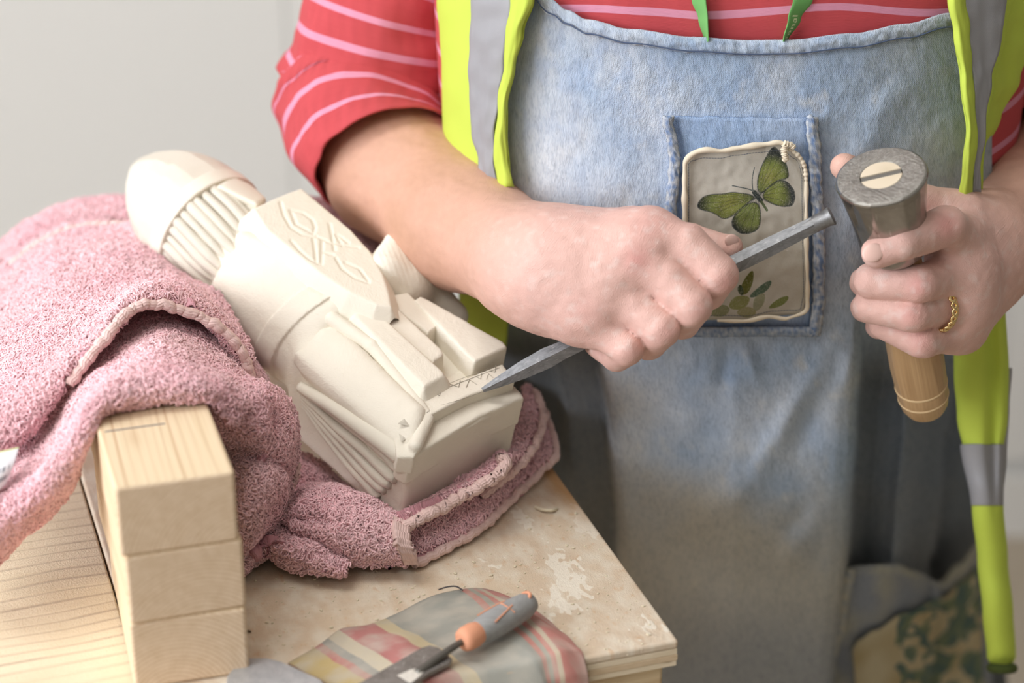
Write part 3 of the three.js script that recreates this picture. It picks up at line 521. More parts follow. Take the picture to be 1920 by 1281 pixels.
  // under the statue's near edge
  add(G([[500, 840, 1.405], [550, 845, 1.415], [600, 870, 1.415], [660, 930, 1.40]], [[495, 900, 1.38], [545, 890, 1.385], [600, 905, 1.39], [650, 950, 1.385]], [[500, 985, 1.37], [550, 960, 1.37], [600, 960, 1.37], [660, 990, 1.37]]), 40, 24);
  // two rolls on the bench
  add(G([[438, 1035, 1.338], [480, 992, 1.358], [530, 982, 1.366], [580, 998, 1.36], [645, 1045, 1.335]], [[440, 1050, 1.312], [486, 1005, 1.322], [538, 998, 1.32], [590, 1015, 1.312], [648, 1055, 1.308]], [[445, 1075, 1.302], [492, 1032, 1.305], [545, 1038, 1.298], [595, 1055, 1.294], [645, 1072, 1.296]], [[448, 1094, 1.312], [500, 1060, 1.328], [555, 1082, 1.317], [600, 1093, 1.311], [632, 1087, 1.314]]), 70, 34, { amp: 0.004, s: 34, extra: (u, v) => bump(u, v, 0.62, 0.6, 0.02, 0.3, -0.005) + bump(u, v, 0.3, 0.6, 0.05, 0.5, -0.004) });
  add(G([[534, 968, 1.385], [562, 920, 1.392], [620, 914, 1.386], [680, 930, 1.372], [742, 962, 1.362]], [[530, 962, 1.352], [566, 928, 1.345], [626, 930, 1.336], [686, 948, 1.33], [745, 972, 1.325]], [[534, 972, 1.322], [580, 955, 1.312], [640, 970, 1.307], [696, 988, 1.304], [749, 1002, 1.302]], [[548, 990, 1.312], [604, 1000, 1.304], [655, 1020, 1.30], [704, 1032, 1.30], [754, 1035, 1.302]], [[560, 1008, 1.335], [612, 1036, 1.322], [662, 1056, 1.316], [715, 1060, 1.314], [760, 1058, 1.317]]), 80, 44, { amp: 0.0035, s: 30, extra: (u, v) => bump(u, v, 0.16, 0.60, 0.2, 0.055, -0.016) });
  const bandRows = G([[731, 955, 1.346], [764, 966, 1.350]], [[737, 971, 1.311], [768, 980, 1.316]], [[743, 1003, 1.290], [771, 1012, 1.296]], [[749, 1035, 1.290], [777, 1038, 1.296]], [[757, 1060, 1.307], [785, 1058, 1.311]]);
  const band = sheet(surf(bandRows), 6, 40, { thick: 0.004, disp: (u, v) => 0.0006 * Math.sin(v * 60) + 0.0008 * noise(v * 14, u * 3) });
  // the flap that lies out under the base towards the bench's edge
  const F = [[[690, 985, 0.022], [790, 965, 0.022], [870, 905, 0.022], [930, 845, 0.022], [970, 800, 0.024], [985, 765, 0.03], [985, 725, 0.034]],
    [[735, 1020, 0.012], [835, 985, 0.013], [915, 920, 0.016], [965, 870, 0.018], [1000, 828, 0.022], [1008, 785, 0.028], [998, 735, 0.032]],
    [[775, 1058, 0.005], [885, 1002, 0.005], [965, 930, 0.006], [1012, 885, 0.008], [1041, 850, 0.012], [1030, 800, 0.022], [1006, 742, 0.03]]];
  add(GB(...F), 90, 30, { amp: 0.003, s: 30, extra: (u, v) => bump(u, v, 0.62, 0.3, 0.3, 0.12, 0.007) });
  hems.push(hemLine(F[2].map((p) => onBench(...p)), 0.0034));
  const F2 = [[[850, 905, 0.03], [920, 848, 0.034], [965, 805, 0.037], [988, 765, 0.04], [985, 728, 0.042]], [[900, 932, 0.016], [962, 886, 0.024], [1002, 836, 0.032], [1018, 784, 0.038], [1004, 732, 0.042]]];
  add(GB(...F2), 50, 14, { amp: 0.002 });
  hems.push(hemLine(F2[1].map((p) => onBench(...p)), 0.003));
  const F3 = [[[745, 985, 0.012], [815, 958, 0.013], [880, 925, 0.014], [940, 888, 0.02], [955, 862, 0.03]], [[750, 975, 0.03], [815, 948, 0.032], [880, 914, 0.036], [938, 872, 0.04], [948, 855, 0.042]], [[760, 962, 0.024], [815, 935, 0.022], [870, 895, 0.022], [915, 860, 0.026], [930, 846, 0.03]]];
  add(GB(...F3), 50, 16, { amp: 0.0015 });
  hems.push(hemLine([[752, 990, 0.03], [800, 968, 0.032], [850, 940, 0.034], [900, 912, 0.038], [935, 888, 0.041], [949, 865, 0.043], [938, 856, 0.045]].map((p) => onBench(...p)), 0.0042));
  // beyond the shield
  add(G([[575, 372, 1.55], [630, 388, 1.55], [690, 440, 1.545], [740, 510, 1.53]], [[585, 410, 1.515], [640, 430, 1.51], [695, 480, 1.50], [740, 540, 1.49]], [[590, 480, 1.51], [645, 500, 1.50], [700, 540, 1.49], [740, 590, 1.48]]), 40, 24, { amp: 0.003 });
  obj('terry_cloth', folds.map((g) => { const c = g.clone(); c.userData = {}; return c; }), terry, t);
  hems.forEach((h) => { obj('hem', h, hemM, t).userData.label = 'pale pink stitched hem'; });
  obj('hem_band', band, hemM, t).userData.label = 'pale pink woven end band';
  // loops of the pile
  const loopG = (() => { const g = new THREE.TubeGeometry(new THREE.CatmullRomCurve3([V(0, -0.25, 0), V(0.12, 0.55, 0.05), V(0.45, 0.95, 0.2), V(0.85, 0.75, 0.3), V(0.95, 0.2, 0.3)]), 5, 0.15, 4, false); return g; })();
  const pileM = std({ color: lin('#f6cdd2'), roughness: 1, sheen: 0.3, sheenColor: lin('#ffdede'), sheenRoughness: 0.9 });
  const mats = [], cols = [], m4 = new THREE.Matrix4(), X = V(), Y = V(), Z = V(), c = new THREE.Color();
  for (const g of folds) {
    const { W, H, P, Nn, sgn } = g.userData;
    for (let j = 0; j < H - 1; j++) for (let i = 0; i < W - 1; i++) {
      const a = P[j * W + i], b = P[j * W + i + 1], d = P[(j + 1) * W + i], e = P[(j + 1) * W + i + 1], ar = a.distanceTo(b) * a.distanceTo(d); let want = ar * 1.9e6; // loops per square metre
      while (want > 0) {
        if (want < 1 && rnd() > want) break; want--;
        const u = rnd(), v = rnd(), q = a.clone().multiplyScalar((1 - u) * (1 - v)).addScaledVector(b, u * (1 - v)).addScaledVector(d, (1 - u) * v).addScaledVector(e, u * v);
        if (hemPts.some((h) => Math.abs(h.x - q.x) < 0.005 && h.distanceToSquared(q) < 2.2e-5)) continue;
        Y.copy(Nn[j * W + i]).multiplyScalar(sgn).add(V(noise(q.x * 210, q.y * 210, q.z * 210), noise(q.x * 210 + 9, q.y * 210, q.z * 210), noise(q.x * 210, q.y * 210 + 9, q.z * 210)).multiplyScalar(1.5)).add(V(rnd() - 0.5, rnd() - 0.5, rnd() - 0.5).multiplyScalar(0.9)).normalize();
        X.set(rnd() - 0.5, rnd() - 0.5, rnd() - 0.5).cross(Y).normalize(); Z.crossVectors(X, Y);
        const s = 0.00245 * (0.7 + 0.7 * rnd());
        m4.makeBasis(X.clone().multiplyScalar(s), Y.clone().multiplyScalar(s), Z.clone().multiplyScalar(s)).setPosition(q); mats.push(m4.clone());
        const k = 0.8 + 0.4 * rnd(), w = 0.5 + 0.5 * noise(q.x * 30, q.y * 30, q.z * 30); c.setRGB(k, k * lerp(0.92, 1.06, w), k * lerp(0.95, 1.03, w)); cols.push(c.clone());
      }
    }
  }
  const im = new THREE.InstancedMesh(loopG, pileM, mats.length); mats.forEach((m, i) => { im.setMatrixAt(i, m); im.setColorAt(i, cols[i]); });
  im.name = 'terry_loops'; im.userData.kind = 'stuff'; im.castShadow = im.receiveShadow = true; t.add(im);
  console.log('loops', mats.length);
  // care label at the left edge
  const lab = colorTex(128, 128, (u, v) => { const row = Math.floor(v * 9), on = (row === 2 || row === 4) && hash2(Math.floor(u * 24), row) > 0.4 && u > 0.5; return on ? [0.35, 0.36, 0.4] : v > 0.93 ? [0.55, 0.6, 0.25] : [0.82, 0.82, 0.85]; });
  const tagG = sheet(surf(G([[-40, 852, 1.225], [0, 846, 1.222], [36, 838, 1.224]], [[-40, 890, 1.222], [-5, 885, 1.217], [26, 872, 1.22]], [[-40, 935, 1.224], [-10, 925, 1.219], [12, 908, 1.222]])), 12, 12, { thick: 0.0006, unit: true });
  obj('care_label', tagG, std({ map: lab, roughness: 0.6 }), t).userData.label = 'white care label with grey print';
}
// ---------------------------------------------------------------- the person: torso shape shared by body and clothes (world metres)
const TX = 0.15;
const torsoZf = [[0.6, -1.36], [0.78, -1.325], [0.92, -1.292], [1.08, -1.272], [1.2, -1.276], [1.32, -1.305], [1.44, -1.38]];
const torsoA = [[0.6, 0.2], [0.9, 0.195], [1.08, 0.198], [1.2, 0.202], [1.32, 0.205], [1.42, 0.15], [1.47, 0.07]];
const TB = 0.145, TN = 2.4;
const torsoZ = (x, y) => { const u = Math.min(Math.abs(x - TX) / table(torsoA, y), 0.9995); return table(torsoZf, y) - TB + TB * Math.pow(1 - Math.pow(u, TN), 1 / TN); };
// the distance at which the sight line through a pixel meets the front of the clothed torso, moved out by off
function torsoDepth(px, py, off) { let a = 0.9, b = 2.2; for (let i = 0; i < 40; i++) { const m = (a + b) / 2, p = at(px, py, m); if (p.z - torsoZ(p.x, p.y) - off > 0) a = m; else b = m; } return (a + b) / 2; }
const onTorso = (px, py, off = 0) => at(px, py, torsoDepth(px, py, off));

const person = thing('person', 'person in red striped top, lime vest and denim apron carving with chisel and mallet', 'person', V(TX, 0, -1.42));
const pobj = (name, g, m, parent = person) => { const o = obj(name, g, m, parent); if (parent === person) o.position.copy(person.position).negate(); return o; };
// ---- skin
const skinBump = heightTex(512, 512, (u, v, x, y) => { const a = wrapNoise(u, v, 70), b = wrapNoise(u, v, 130, 3); return 0.5 + 0.3 * Math.abs(a) - 0.25 * Math.abs(b) + 0.18 * (hash2(x, y) - 0.5); }, [16, 16]);
const skinM = std({ color: 0xffffff, vertexColors: true, roughness: 0.62, bumpMap: skinBump, bumpScale: 0.0005, sheen: 0.15, sheenColor: lin('#ffe0d0'), sheenRoughness: 0.5 });
const C = (list, ...r) => { const o = []; for (let i = 1; i < list.length; i++) o.push([at(list[i - 1][0], list[i - 1][1], list[i - 1][2]), at(list[i][0], list[i][1], list[i][2]), list[i - 1][3], list[i][3]]); return o; };
function handField(arm, palm, fingers, kp = 0.018, kf = 0.008) {
  const A = arm.flatMap((l) => C(l)), P = palm.flatMap((l) => C(l)), Fg = fingers.map((l) => C(l));
  const all = [...A, ...P, ...Fg.flat()];
  const cre = []; Fg.slice(0, 4).forEach((g) => { for (let i = 1; i < g.length; i++) if (i >= g.length - 2) cre.push([g[i][0], g[i - 1][1].clone().sub(g[i - 1][0]).normalize().add(g[i][1].clone().sub(g[i][0]).normalize().multiplyScalar(0.6)).normalize(), g[i][2]]); });   // skin folds over the finger joints
  const f = (x, y, z) => {
    let d = 9; for (const [a, b, ra, rb] of A) d = smin(d, cap(x, y, z, a, b, ra, rb), 0.02);
    for (const [a, b, ra, rb] of P) d = smin(d, cap(x, y, z, a, b, ra, rb), kp);
    let r = d; for (const g of Fg) { let e = 9; for (const [a, b, ra, rb] of g) e = smin(e, cap(x, y, z, a, b, ra, rb), 0.0014); r = smin(r, smin(d, e, kf), 0.0012); }
    for (const [p, n, q] of cre) { const dx = x - p.x, dy = y - p.y, dz = z - p.z; if (dx * dx + dy * dy + dz * dz < q * q * 3.2) { const s = dx * n.x + dy * n.y + dz * n.z; r += 0.00042 * (Math.exp(-(((s - 0.0012) / 0.0008) ** 2)) + 0.8 * Math.exp(-(((s + 0.0014) / 0.0008) ** 2)) + 0.5 * Math.exp(-(((s - 0.0036) / 0.0008) ** 2))); } }
    return r + 0.00035 * noise(x * 160, y * 160, z * 160) + 0.0006 * noise(x * 60, y * 60, z * 60);
  };
  return { f, all };
}
const near = (p, x, y, z, r) => Math.exp(-((x - p.x) ** 2 + (y - p.y) ** 2 + (z - p.z) ** 2) / (r * r));
const rightArm = handField(
  [[[860, -190, 1.49, 0.050], [655, 225, 1.548, 0.044], [742, 312, 1.487, 0.0468], [862, 416, 1.424, 0.0411], [1000, 500, 1.335, 0.0325], [1050, 512, 1.318, 0.029]]],
  [[[1045, 500, 1.318, 0.028], [1222, 440, 1.302, 0.0165]], [[1045, 505, 1.316, 0.027], [1190, 489, 1.296, 0.0178]], [[1045, 520, 1.318, 0.027], [1135, 547, 1.300, 0.0176]], [[1040, 535, 1.322, 0.025], [1088, 592, 1.308, 0.0165]], [[1200, 470, 1.299, 0.015], [1110, 580, 1.303, 0.015]],
    [[1060, 470, 1.332, 0.024], [1190, 440, 1.330, 0.016]]],
  [[[1215, 439, 1.300, 0.0138], [1288, 462, 1.293, 0.0140], [1343, 516, 1.290, 0.0134], [1324, 546, 1.317, 0.0120], [1275, 525, 1.336, 0.0095]],
    [[1182, 489, 1.294, 0.0136], [1252, 526, 1.288, 0.0133], [1297, 573, 1.284, 0.0126], [1278, 602, 1.311, 0.0114], [1228, 580, 1.332, 0.009]],
    [[1128, 547, 1.300, 0.0132], [1192, 578, 1.2925, 0.0127], [1238, 617, 1.287, 0.0119], [1218, 642, 1.313, 0.0108], [1172, 615, 1.334, 0.009]],
    [[1085, 594, 1.308, 0.0124], [1136, 621, 1.300, 0.0117], [1175, 653, 1.295, 0.0108], [1155, 668, 1.318, 0.0096], [1118, 645, 1.337, 0.008]],
    [[1190, 440, 1.330, 0.015], [1295, 450, 1.326, 0.0105], [1356, 464, 1.316, 0.0085], [1370, 464, 1.313, 0.0078]]]);
const leftArm = handField(
  [[[2010, -170, 1.47, 0.048], [2040, 262, 1.515, 0.046], [1992, 345, 1.475, 0.046], [1920, 408, 1.43, 0.041], [1852, 452, 1.39, 0.031]]],
  [[[1850, 462, 1.386, 0.027], [1812, 452, 1.346, 0.0150]], [[1850, 468, 1.386, 0.027], [1826, 507, 1.348, 0.0150]], [[1850, 475, 1.388, 0.027], [1824, 560, 1.354, 0.0145]], [[1850, 480, 1.390, 0.026], [1806, 616, 1.364, 0.0140]],
    [[1850, 450, 1.385, 0.026], [1795, 410, 1.356, 0.017]], [[1782, 456, 1.325, 0.0150], [1800, 515, 1.334, 0.0155], [1798, 570, 1.343, 0.0140], [1785, 615, 1.355, 0.012]]],
  [[[1812, 452, 1.346, 0.0142], [1772, 424, 1.300, 0.0128], [1690, 456, 1.283, 0.0112], [1645, 474, 1.284, 0.0096]],
    [[1826, 507, 1.348, 0.0140], [1724, 532, 1.305, 0.0119], [1634, 527, 1.316, 0.0110], [1620, 530, 1.346, 0.0092]],
    [[1824, 560, 1.354, 0.0135], [1710, 589, 1.314, 0.0114], [1632, 575, 1.326, 0.0105], [1620, 578, 1.352, 0.0088]],
    [[1806, 616, 1.364, 0.0128], [1728, 640, 1.328, 0.0108], [1656, 610, 1.338, 0.0088], [1646, 612, 1.362, 0.0082]],
    [[1795, 410, 1.356, 0.0165], [1690, 368, 1.342, 0.0115], [1606, 326, 1.328, 0.0095], [1582, 312, 1.320, 0.0085]]]);
const skinColor = (reds, handC, tan) => (x, y, z) => {
  let c = mixc(L('#d9a994'), tan, clamp(0.6 + 0.9 * fbm(x * 22, y * 22, z * 22, 3), 0, 1) * 0.85);
  const h = Math.exp(-(((x - handC.x) ** 2 + (y - handC.y) ** 2 + (z - handC.z) ** 2) / 0.0085));
  c = mixc(c, L('#e4bab0'), clamp(h * 1.5, 0, 1) * 0.85);                                     // hands paled with stone dust
  for (const [p, r, k] of reds) c = mixc(c, L('#cf8781'), k * near(p, x, y, z, r));
  c = mixc(c, L('#ecdfd8'), clamp(fbm(x * 150, y * 150, z * 150, 4) * 1.3 - 0.1, 0, 0.3) * clamp(h * 1.6 - 0.3, 0, 1));
  const m = 1 + 0.05 * noise(x * 230, y * 230, z * 230); return c.map((k) => k * m);
};
{
  const pR = [[at(1194, 486, 1.275), 0.009, 0.55], [at(1100, 580, 1.288), 0.01, 0.3], [at(1368, 535, 1.277), 0.008, 0.45], [at(1318, 585, 1.268), 0.008, 0.35], [at(1255, 630, 1.272), 0.008, 0.35], [at(1190, 665, 1.28), 0.008, 0.3], [at(1215, 430, 1.284), 0.012, 0.3]];
  const pL = [[at(1772, 424, 1.286), 0.009, 0.6], [at(1722, 536, 1.294), 0.008, 0.55], [at(1708, 592, 1.304), 0.008, 0.45], [at(1728, 642, 1.318), 0.008, 0.4], [at(1845, 500, 1.334), 0.01, 0.3], [at(1640, 478, 1.276), 0.006, 0.3]];
  const lohi = (a, pad) => boundsOf(a.all, pad);
  const geo = [];
  const [l1, h1] = lohi(rightArm, 0.006); geo.push(solid(rightArm.f, l1, h1, 0.0015, { color: skinColor(pR, at(1180, 530, 1.29), L('#bf9276')) }));
  const [l2, h2] = lohi(leftArm, 0.006); geo.push(solid(leftArm.f, l2, h2, 0.0015, { color: skinColor(pL, at(1740, 530, 1.32), L('#c3967a')) }));
  // torso, neck, head and legs, all under the clothes or above the picture
  const neck = V(TX, 1.44, -1.43), jaw = V(TX, 1.55, -1.38), skull = V(TX, 1.625, -1.41);
  const body = (x, y, z) => {
    let d = 9; const zc = (Y) => table(torsoZf, Y) - TB;
    for (const Y of [1.2, 1.3]) d = smin(d, ell(x, y, z, V(TX, Y, zc(Y)), V(table(torsoA, Y) - 0.024, 0.15, TB - 0.022)), 0.05);
    for (const Y of [0.88, 1.02]) d = smin(d, ell(x, y, z, V(TX + 0.03, Y, -1.525), V(0.13, 0.17, 0.09)), 0.05);
    d = smin(d, cap(x, y, z, V(TX - 0.15, 1.37, -1.45), V(TX + 0.15, 1.37, -1.45), 0.06, 0.06), 0.04);
    d = smin(d, cap(x, y, z, V(TX, 1.38, -1.45), neck, 0.065, 0.056), 0.05); d = smin(d, cap(x, y, z, neck, jaw, 0.055, 0.05), 0.03);
    d = smin(d, ell(x, y, z, skull, V(0.076, 0.11, 0.095)), 0.03); d = smin(d, ell(x, y, z, V(TX, 1.565, -1.355), V(0.05, 0.05, 0.055)), 0.025);
    d = smin(d, cap(x, y, z, V(TX, 1.625, -1.318), V(TX, 1.588, -1.298), 0.008, 0.013), 0.01);
    d = smin(d, Math.abs(x - TX) > 0.02 ? ell(x, y, z, V(TX + Math.sign(x - TX) * 0.08, 1.605, -1.415), V(0.012, 0.032, 0.02)) : 9, 0.008);
    d = smax(d, -cap(x, y, z, V(TX - 0.022, 1.545, -1.302), V(TX + 0.022, 1.545, -1.302), 0.003, 0.003), 0.008);
    for (const s of [-1, 1]) { d = smax(d, -ell(x, y, z, V(TX + s * 0.032, 1.62, -1.312), V(0.017, 0.010, 0.014)), 0.01); d = smin(d, cap(x, y, z, V(TX + 0.03 + s * 0.075, 0.82, -1.53), V(TX + 0.03 + s * 0.08, 0.48, -1.52), 0.07, 0.062), 0.05); d = smin(d, cap(x, y, z, V(TX + 0.03 + s * 0.08, 0.48, -1.52), V(TX + 0.03 + s * 0.085, 0.09, -1.53), 0.06, 0.042), 0.03); }
    return d;
  };
  geo.push(solid(body, [TX - 0.3, 0.03, -1.7], [TX + 0.3, 1.76, -1.24], 0.011, { color: () => L('#d9b59d') }));
  pobj('body', geo, skinM);
  // hair, eyes
  pobj('hair', solid((x, y, z) => smax(ell(x, y, z, V(TX, 1.632, -1.418), V(0.088, 0.122, 0.108)), Math.max(z + 1.335 + (1.70 - y) * 0.55, 1.53 - y), 0.02) + 0.003 * noise(x * 90, y * 20, z * 90), [TX - 0.12, 1.5, -1.56], [TX + 0.12, 1.78, -1.26], 0.006), std({ color: 0x4a3426, roughness: 0.7 }));
  for (const s of [-1, 1]) { const g = new THREE.SphereGeometry(0.0115, 20, 14); g.translate(TX + s * 0.032, 1.62, -1.328); pobj('eye', g, std({ color: 0xe8e6e2, roughness: 0.2 })); }
  // nails
  const nailM = std({ color: lin('#e6c0b4'), roughness: 0.4 });
  const nail = (px, py, d, dirPx, w, l, tilt) => { const g = new THREE.SphereGeometry(1, 20, 14); g.scale(l, w, 0.0016); const o = at(px, py, d), e = at(px + dirPx[0], py + dirPx[1], d + tilt).sub(o).normalize(), n = CAM.clone().sub(o).normalize(); n.addScaledVector(e, -n.dot(e)).normalize(); const b = V().crossVectors(n, e); g.applyMatrix4(new THREE.Matrix4().makeBasis(e, b, n).setPosition(o)); return g; };
  pobj('fingernail', nail(1637, 474, 1.2752, [-10, 4], 0.0056, 0.0068, 0), nailM).userData.label = 'short nail of the finger on the mallet head';
  pobj('fingernail', nail(1372, 452, 1.3065, [10, 6], 0.0042, 0.005, 0.002), nailM).userData.label = 'thumb nail behind the chisel';
  // trousers and shoes, hidden behind the bench
  const legs = (x, y, z) => { let d = 9; for (const s of [-1, 1]) { d = smin(d, cap(x, y, z, V(TX + 0.03 + s * 0.07, 0.88, -1.53), V(TX + 0.03 + s * 0.08, 0.48, -1.52), 0.085, 0.076), 0.03); d = smin(d, cap(x, y, z, V(TX + 0.03 + s * 0.08, 0.48, -1.52), V(TX + 0.03 + s * 0.085, 0.1, -1.53), 0.074, 0.068), 0.03); } return Math.max(d, 0.06 - y); };
  pobj('trousers', solid(legs, [TX - 0.25, 0.03, -1.68], [TX + 0.28, 1.0, -1.4], 0.012), std({ color: 0x33363c, roughness: 0.9 }));
  for (const s of [-1, 1]) pobj('shoe', solid((x, y, z) => Math.max(smin(ell(x, y, z, V(TX + 0.03 + s * 0.087, 0.035, -1.45), V(0.05, 0.06, 0.12)), ell(x, y, z, V(TX + 0.03 + s * 0.086, 0.05, -1.53), V(0.045, 0.085, 0.07)), 0.03), 0.001 - y), [TX + 0.03 + s * 0.087 - 0.08, -0.01, -1.63], [TX + 0.03 + s * 0.087 + 0.08, 0.16, -1.3], 0.007), std({ color: 0x2a2522, roughness: 0.6 }));
}
// ---- red striped top
{
  const stripe = colorTex(64, 512, (u, v, x, y) => { const n = (hash2(x, y) - 0.5) * 0.05, s = Math.abs(v - 0.5), e = smoothstep(s, 0.105, 0.085); return mixc([0.54 + n, 0.07 + n * 0.3, 0.08 + n * 0.3], [0.72 + n, 0.30 + n, 0.42 + n], e); });
  const knit = heightTex(256, 256, (u, v, x, y) => 0.5 + 0.3 * Math.sin(u * 6.283 * 48) * Math.sin(v * 6.283 * 48) + 0.3 * (hash2(x, y) - 0.5));
  const redM = std({ map: stripe, roughness: 0.95, sheen: 0.35, sheenColor: lin('#ff9090'), sheenRoughness: 0.6, bumpMap: knit, bumpScale: 0.0002 });
  // torso of the top: closed rings
  const rings = [], vs = [], n = 96;
  for (let i = 0; i <= 60; i++) {
    const Y = 1.1 + i / 60 * 0.33, a = table(torsoA, Y) + 0.001, zc = table(torsoZf, Y) - TB, r = [];
    for (let k = 0; k < n; k++) { const f = k / n * 2 * Math.PI, c = Math.cos(f), s = Math.sin(f), x = TX + a * Math.sign(c) * Math.pow(Math.abs(c), 2 / TN), z = zc + (TB + 0.001) * Math.sign(s) * Math.pow(Math.abs(s), 2 / TN), w = 0.0022 * noise(x * 30, Y * 20, 2) + 0.0015 * noise(x * 70, Y * 50, 6); r.push(V(x, Y + 0.012 * noise(x * 9 + 3, Y * 5, 1), z + w * Math.sign(s))); }
    rings.push(r.reverse()); vs.push(Y / 0.0245 + 0.1);
  }
  const sleeve = (list, ratio, seed) => {
    const N = 84, K = 72, ctr = [], half = [], vv = [];
    const pts = list.map(([lx, ly, rx, ry, d, dv, v]) => [at(lx, ly, d), at(rx, ry, d + (dv ?? 0)), v]);
    const curve = (k) => new THREE.CatmullRomCurve3(pts.map((p) => p[k]), false, 'centripetal');
    const cl = curve(0), crv = curve(1), out = [], vo = [];
    for (let i = 0; i <= N; i++) {
      const t = i / N, Lp = cl.getPoint(t), Rp = crv.getPoint(t), c = Lp.clone().add(Rp).multiplyScalar(0.5); ctr.push(c); half.push(Rp.clone().sub(Lp).multiplyScalar(0.5));
      const s = t * (pts.length - 1), j = Math.min(Math.floor(s), pts.length - 2), g = (m) => pts[clamp(m, 0, pts.length - 1)][2]; vv.push(cr(g(j - 1), g(j), g(j + 1), g(j + 2), s - j));
    }
    for (let i = 0; i <= N; i++) {
      const T = ctr[Math.min(i + 2, N)].clone().sub(ctr[Math.max(i - 2, 0)]).normalize(), h = half[i], b = V().crossVectors(T, h).normalize(), r = h.length(), ring = [];
      if (b.dot(CAM.clone().sub(ctr[i])) < 0) b.negate();
      for (let k = 0; k < K; k++) { const f = k / K * 2 * Math.PI, p = ctr[i].clone().addScaledVector(h, Math.cos(f)).addScaledVector(b, Math.sin(f) * r * ratio), o = p.clone().sub(ctr[i]).normalize(); p.addScaledVector(o, 0.0035 * noise(p.x * 26 + seed, p.y * 40, p.z * 26) + 0.0016 * noise(p.x * 60, p.y * 75, p.z * 60 + seed)); ring.push(p); }
      out.push(ring);
    }
    // close the cuff with a turned-in edge
    const lastR = out[N], c = ctr[N]; const Tn = ctr[N].clone().sub(ctr[N - 2]).normalize();
    out.push(lastR.map((p) => p.clone().sub(c).multiplyScalar(0.965).add(c).addScaledVector(Tn, 0.001))); vv.push(vv[N] + 0.02);
    out.push(lastR.map((p) => p.clone().sub(c).multiplyScalar(0.93).add(c).addScaledVector(Tn, -0.006))); vv.push(vv[N] + 0.02);
    return loft(out, { v: vv, caps: false });
  };
  const s1 = sleeve([[610, -190, 900, -60, 1.50, 0, -2.6], [585, -60, 888, 40, 1.50, 0, -0.35], [567, 10, 884, 90, 1.505, 0, 1.0], [556, 62, 880, 130, 1.51, 0, 1.85], [536, 98, 872, 162, 1.515, 0, 2.6], [519, 124, 866, 185, 1.52, 0, 3.3], [536, 152, 858, 200, 1.525, -0.01, 3.62], [534, 178, 850, 205, 1.525, -0.02, 4.0], [519, 212, 842, 207, 1.525, -0.03, 4.75], [527, 250, 837, 209, 1.521, -0.035, 5.6], [548, 296, 835, 210, 1.512, -0.04, 6.5], [582, 345, 834, 211, 1.503, -0.045, 7.45], [632, 394, 832, 212, 1.489, -0.045, 8.35]], 0.98, 2);
  const s2 = sleeve([[1890, -190, 2150, -120, 1.47, 0, -2.6], [1880, -60, 2150, -10, 1.47, 0, -0.3], [1868, 40, 2150, 60, 1.475, 0, 1.4], [1856, 120, 2150, 120, 1.48, 0, 2.8], [1848, 190, 2130, 150, 1.48, 0, 4.0], [1842, 250, 2110, 180, 1.475, 0, 5.2], [1836, 304, 2090, 205, 1.465, 0, 6.3]], 0.8, 8);
  const torsoTop = loft(rings, { v: vs, u: (a, s) => s });
  pobj('top', [torsoTop, s1, s2], redM).userData.label = 'red knitted top with thin pink stripes';
}
// ---- denim
const denimTex = colorTex(1024, 1024, (u, v, x, y) => {
  const slub = 0.55 * tNoise(u, v, 320, 90, 2) + 0.55 * tNoise(u, v, 150, 44, 7), tw = Math.sin((x + y) * 0.98175) * 0.03, h = hash2(x, y) - 0.5, c = 0.6 * tNoise(u, v, 34, 26, 4) + 0.5 * tNoise(u, v, 80, 60, 5);
  const k = 0.97 + slub * 0.20 + tw + h * 0.16 + c * 0.07, w = clamp(0.5 + slub + h, 0, 1);
  return [k * lerp(0.93, 1.0, w), k * lerp(0.96, 1.0, w), k];
}, [7, 7]);
const denimBump = heightTex(512, 512, (u, v, x, y) => 0.5 + 0.2 * Math.sin((x + y) * 0.785) + 0.3 * tNoise(u, v, 160, 50, 2) + 0.2 * (hash2(x, y) - 0.5), [14, 14]);
const denimM = std({ color: 0xffffff, vertexColors: true, map: denimTex, roughness: 0.95, bumpMap: denimBump, bumpScale: 0.0004 });
const aLeft = [[-60, 950], [100, 925], [250, 900], [330, 900], [560, 900], [700, 925], [850, 960], [1100, 990], [1345, 990]];
const aRight = [[-60, 1835], [200, 1860], [400, 1860], [650, 1850], [900, 1865], [1345, 1890]];
const aTop = [[900, -150], [975, -62], [1030, 0], [1065, 22], [1100, 39], [1180, 57], [1300, 72], [1400, 78], [1480, 77], [1600, 65], [1700, 47], [1780, 27], [1860, 0]];
const foldT = [[-0.5, -0.115], [-0.36, -0.10], [-0.215, -0.09], [-0.19, -0.062], [-0.03, -0.066], [-0.012, -0.012], [0.012, -0.002], [0.04, 0.001], [0.5, 0.012], [0.93, 0.003], [0.985, -0.002], [1.012, -0.045], [1.1, -0.055], [1.17, -0.042], [1.21, -0.028], [1.25, -0.034], [1.31, -0.062], [1.45, -0.07], [1.7, -0.11]];
const creases = [[1560, 650, 1385, 940, 22, 0.006], [1370, 630, 1350, 740, 16, -0.005], [1395, 640, 1420, 720, 12, 0.004], [1540, 720, 1490, 860, 26, -0.006], [1600, 640, 1585, 740, 14, 0.006], [1240, 760, 1330, 830, 30, 0.004], [1520, 940, 1470, 1010, 22, -0.004], [1300, 980, 1420, 900, 30, 0.004], [1590, 430, 1640, 330, 20, 0.003], [1660, 230, 1570, 340, 26, 0.003], [1720, 140, 1610, 250, 24, 0.0025], [1060, 300, 1180, 380, 50, 0.003], [1450, 1080, 1540, 960, 30, 0.004]];
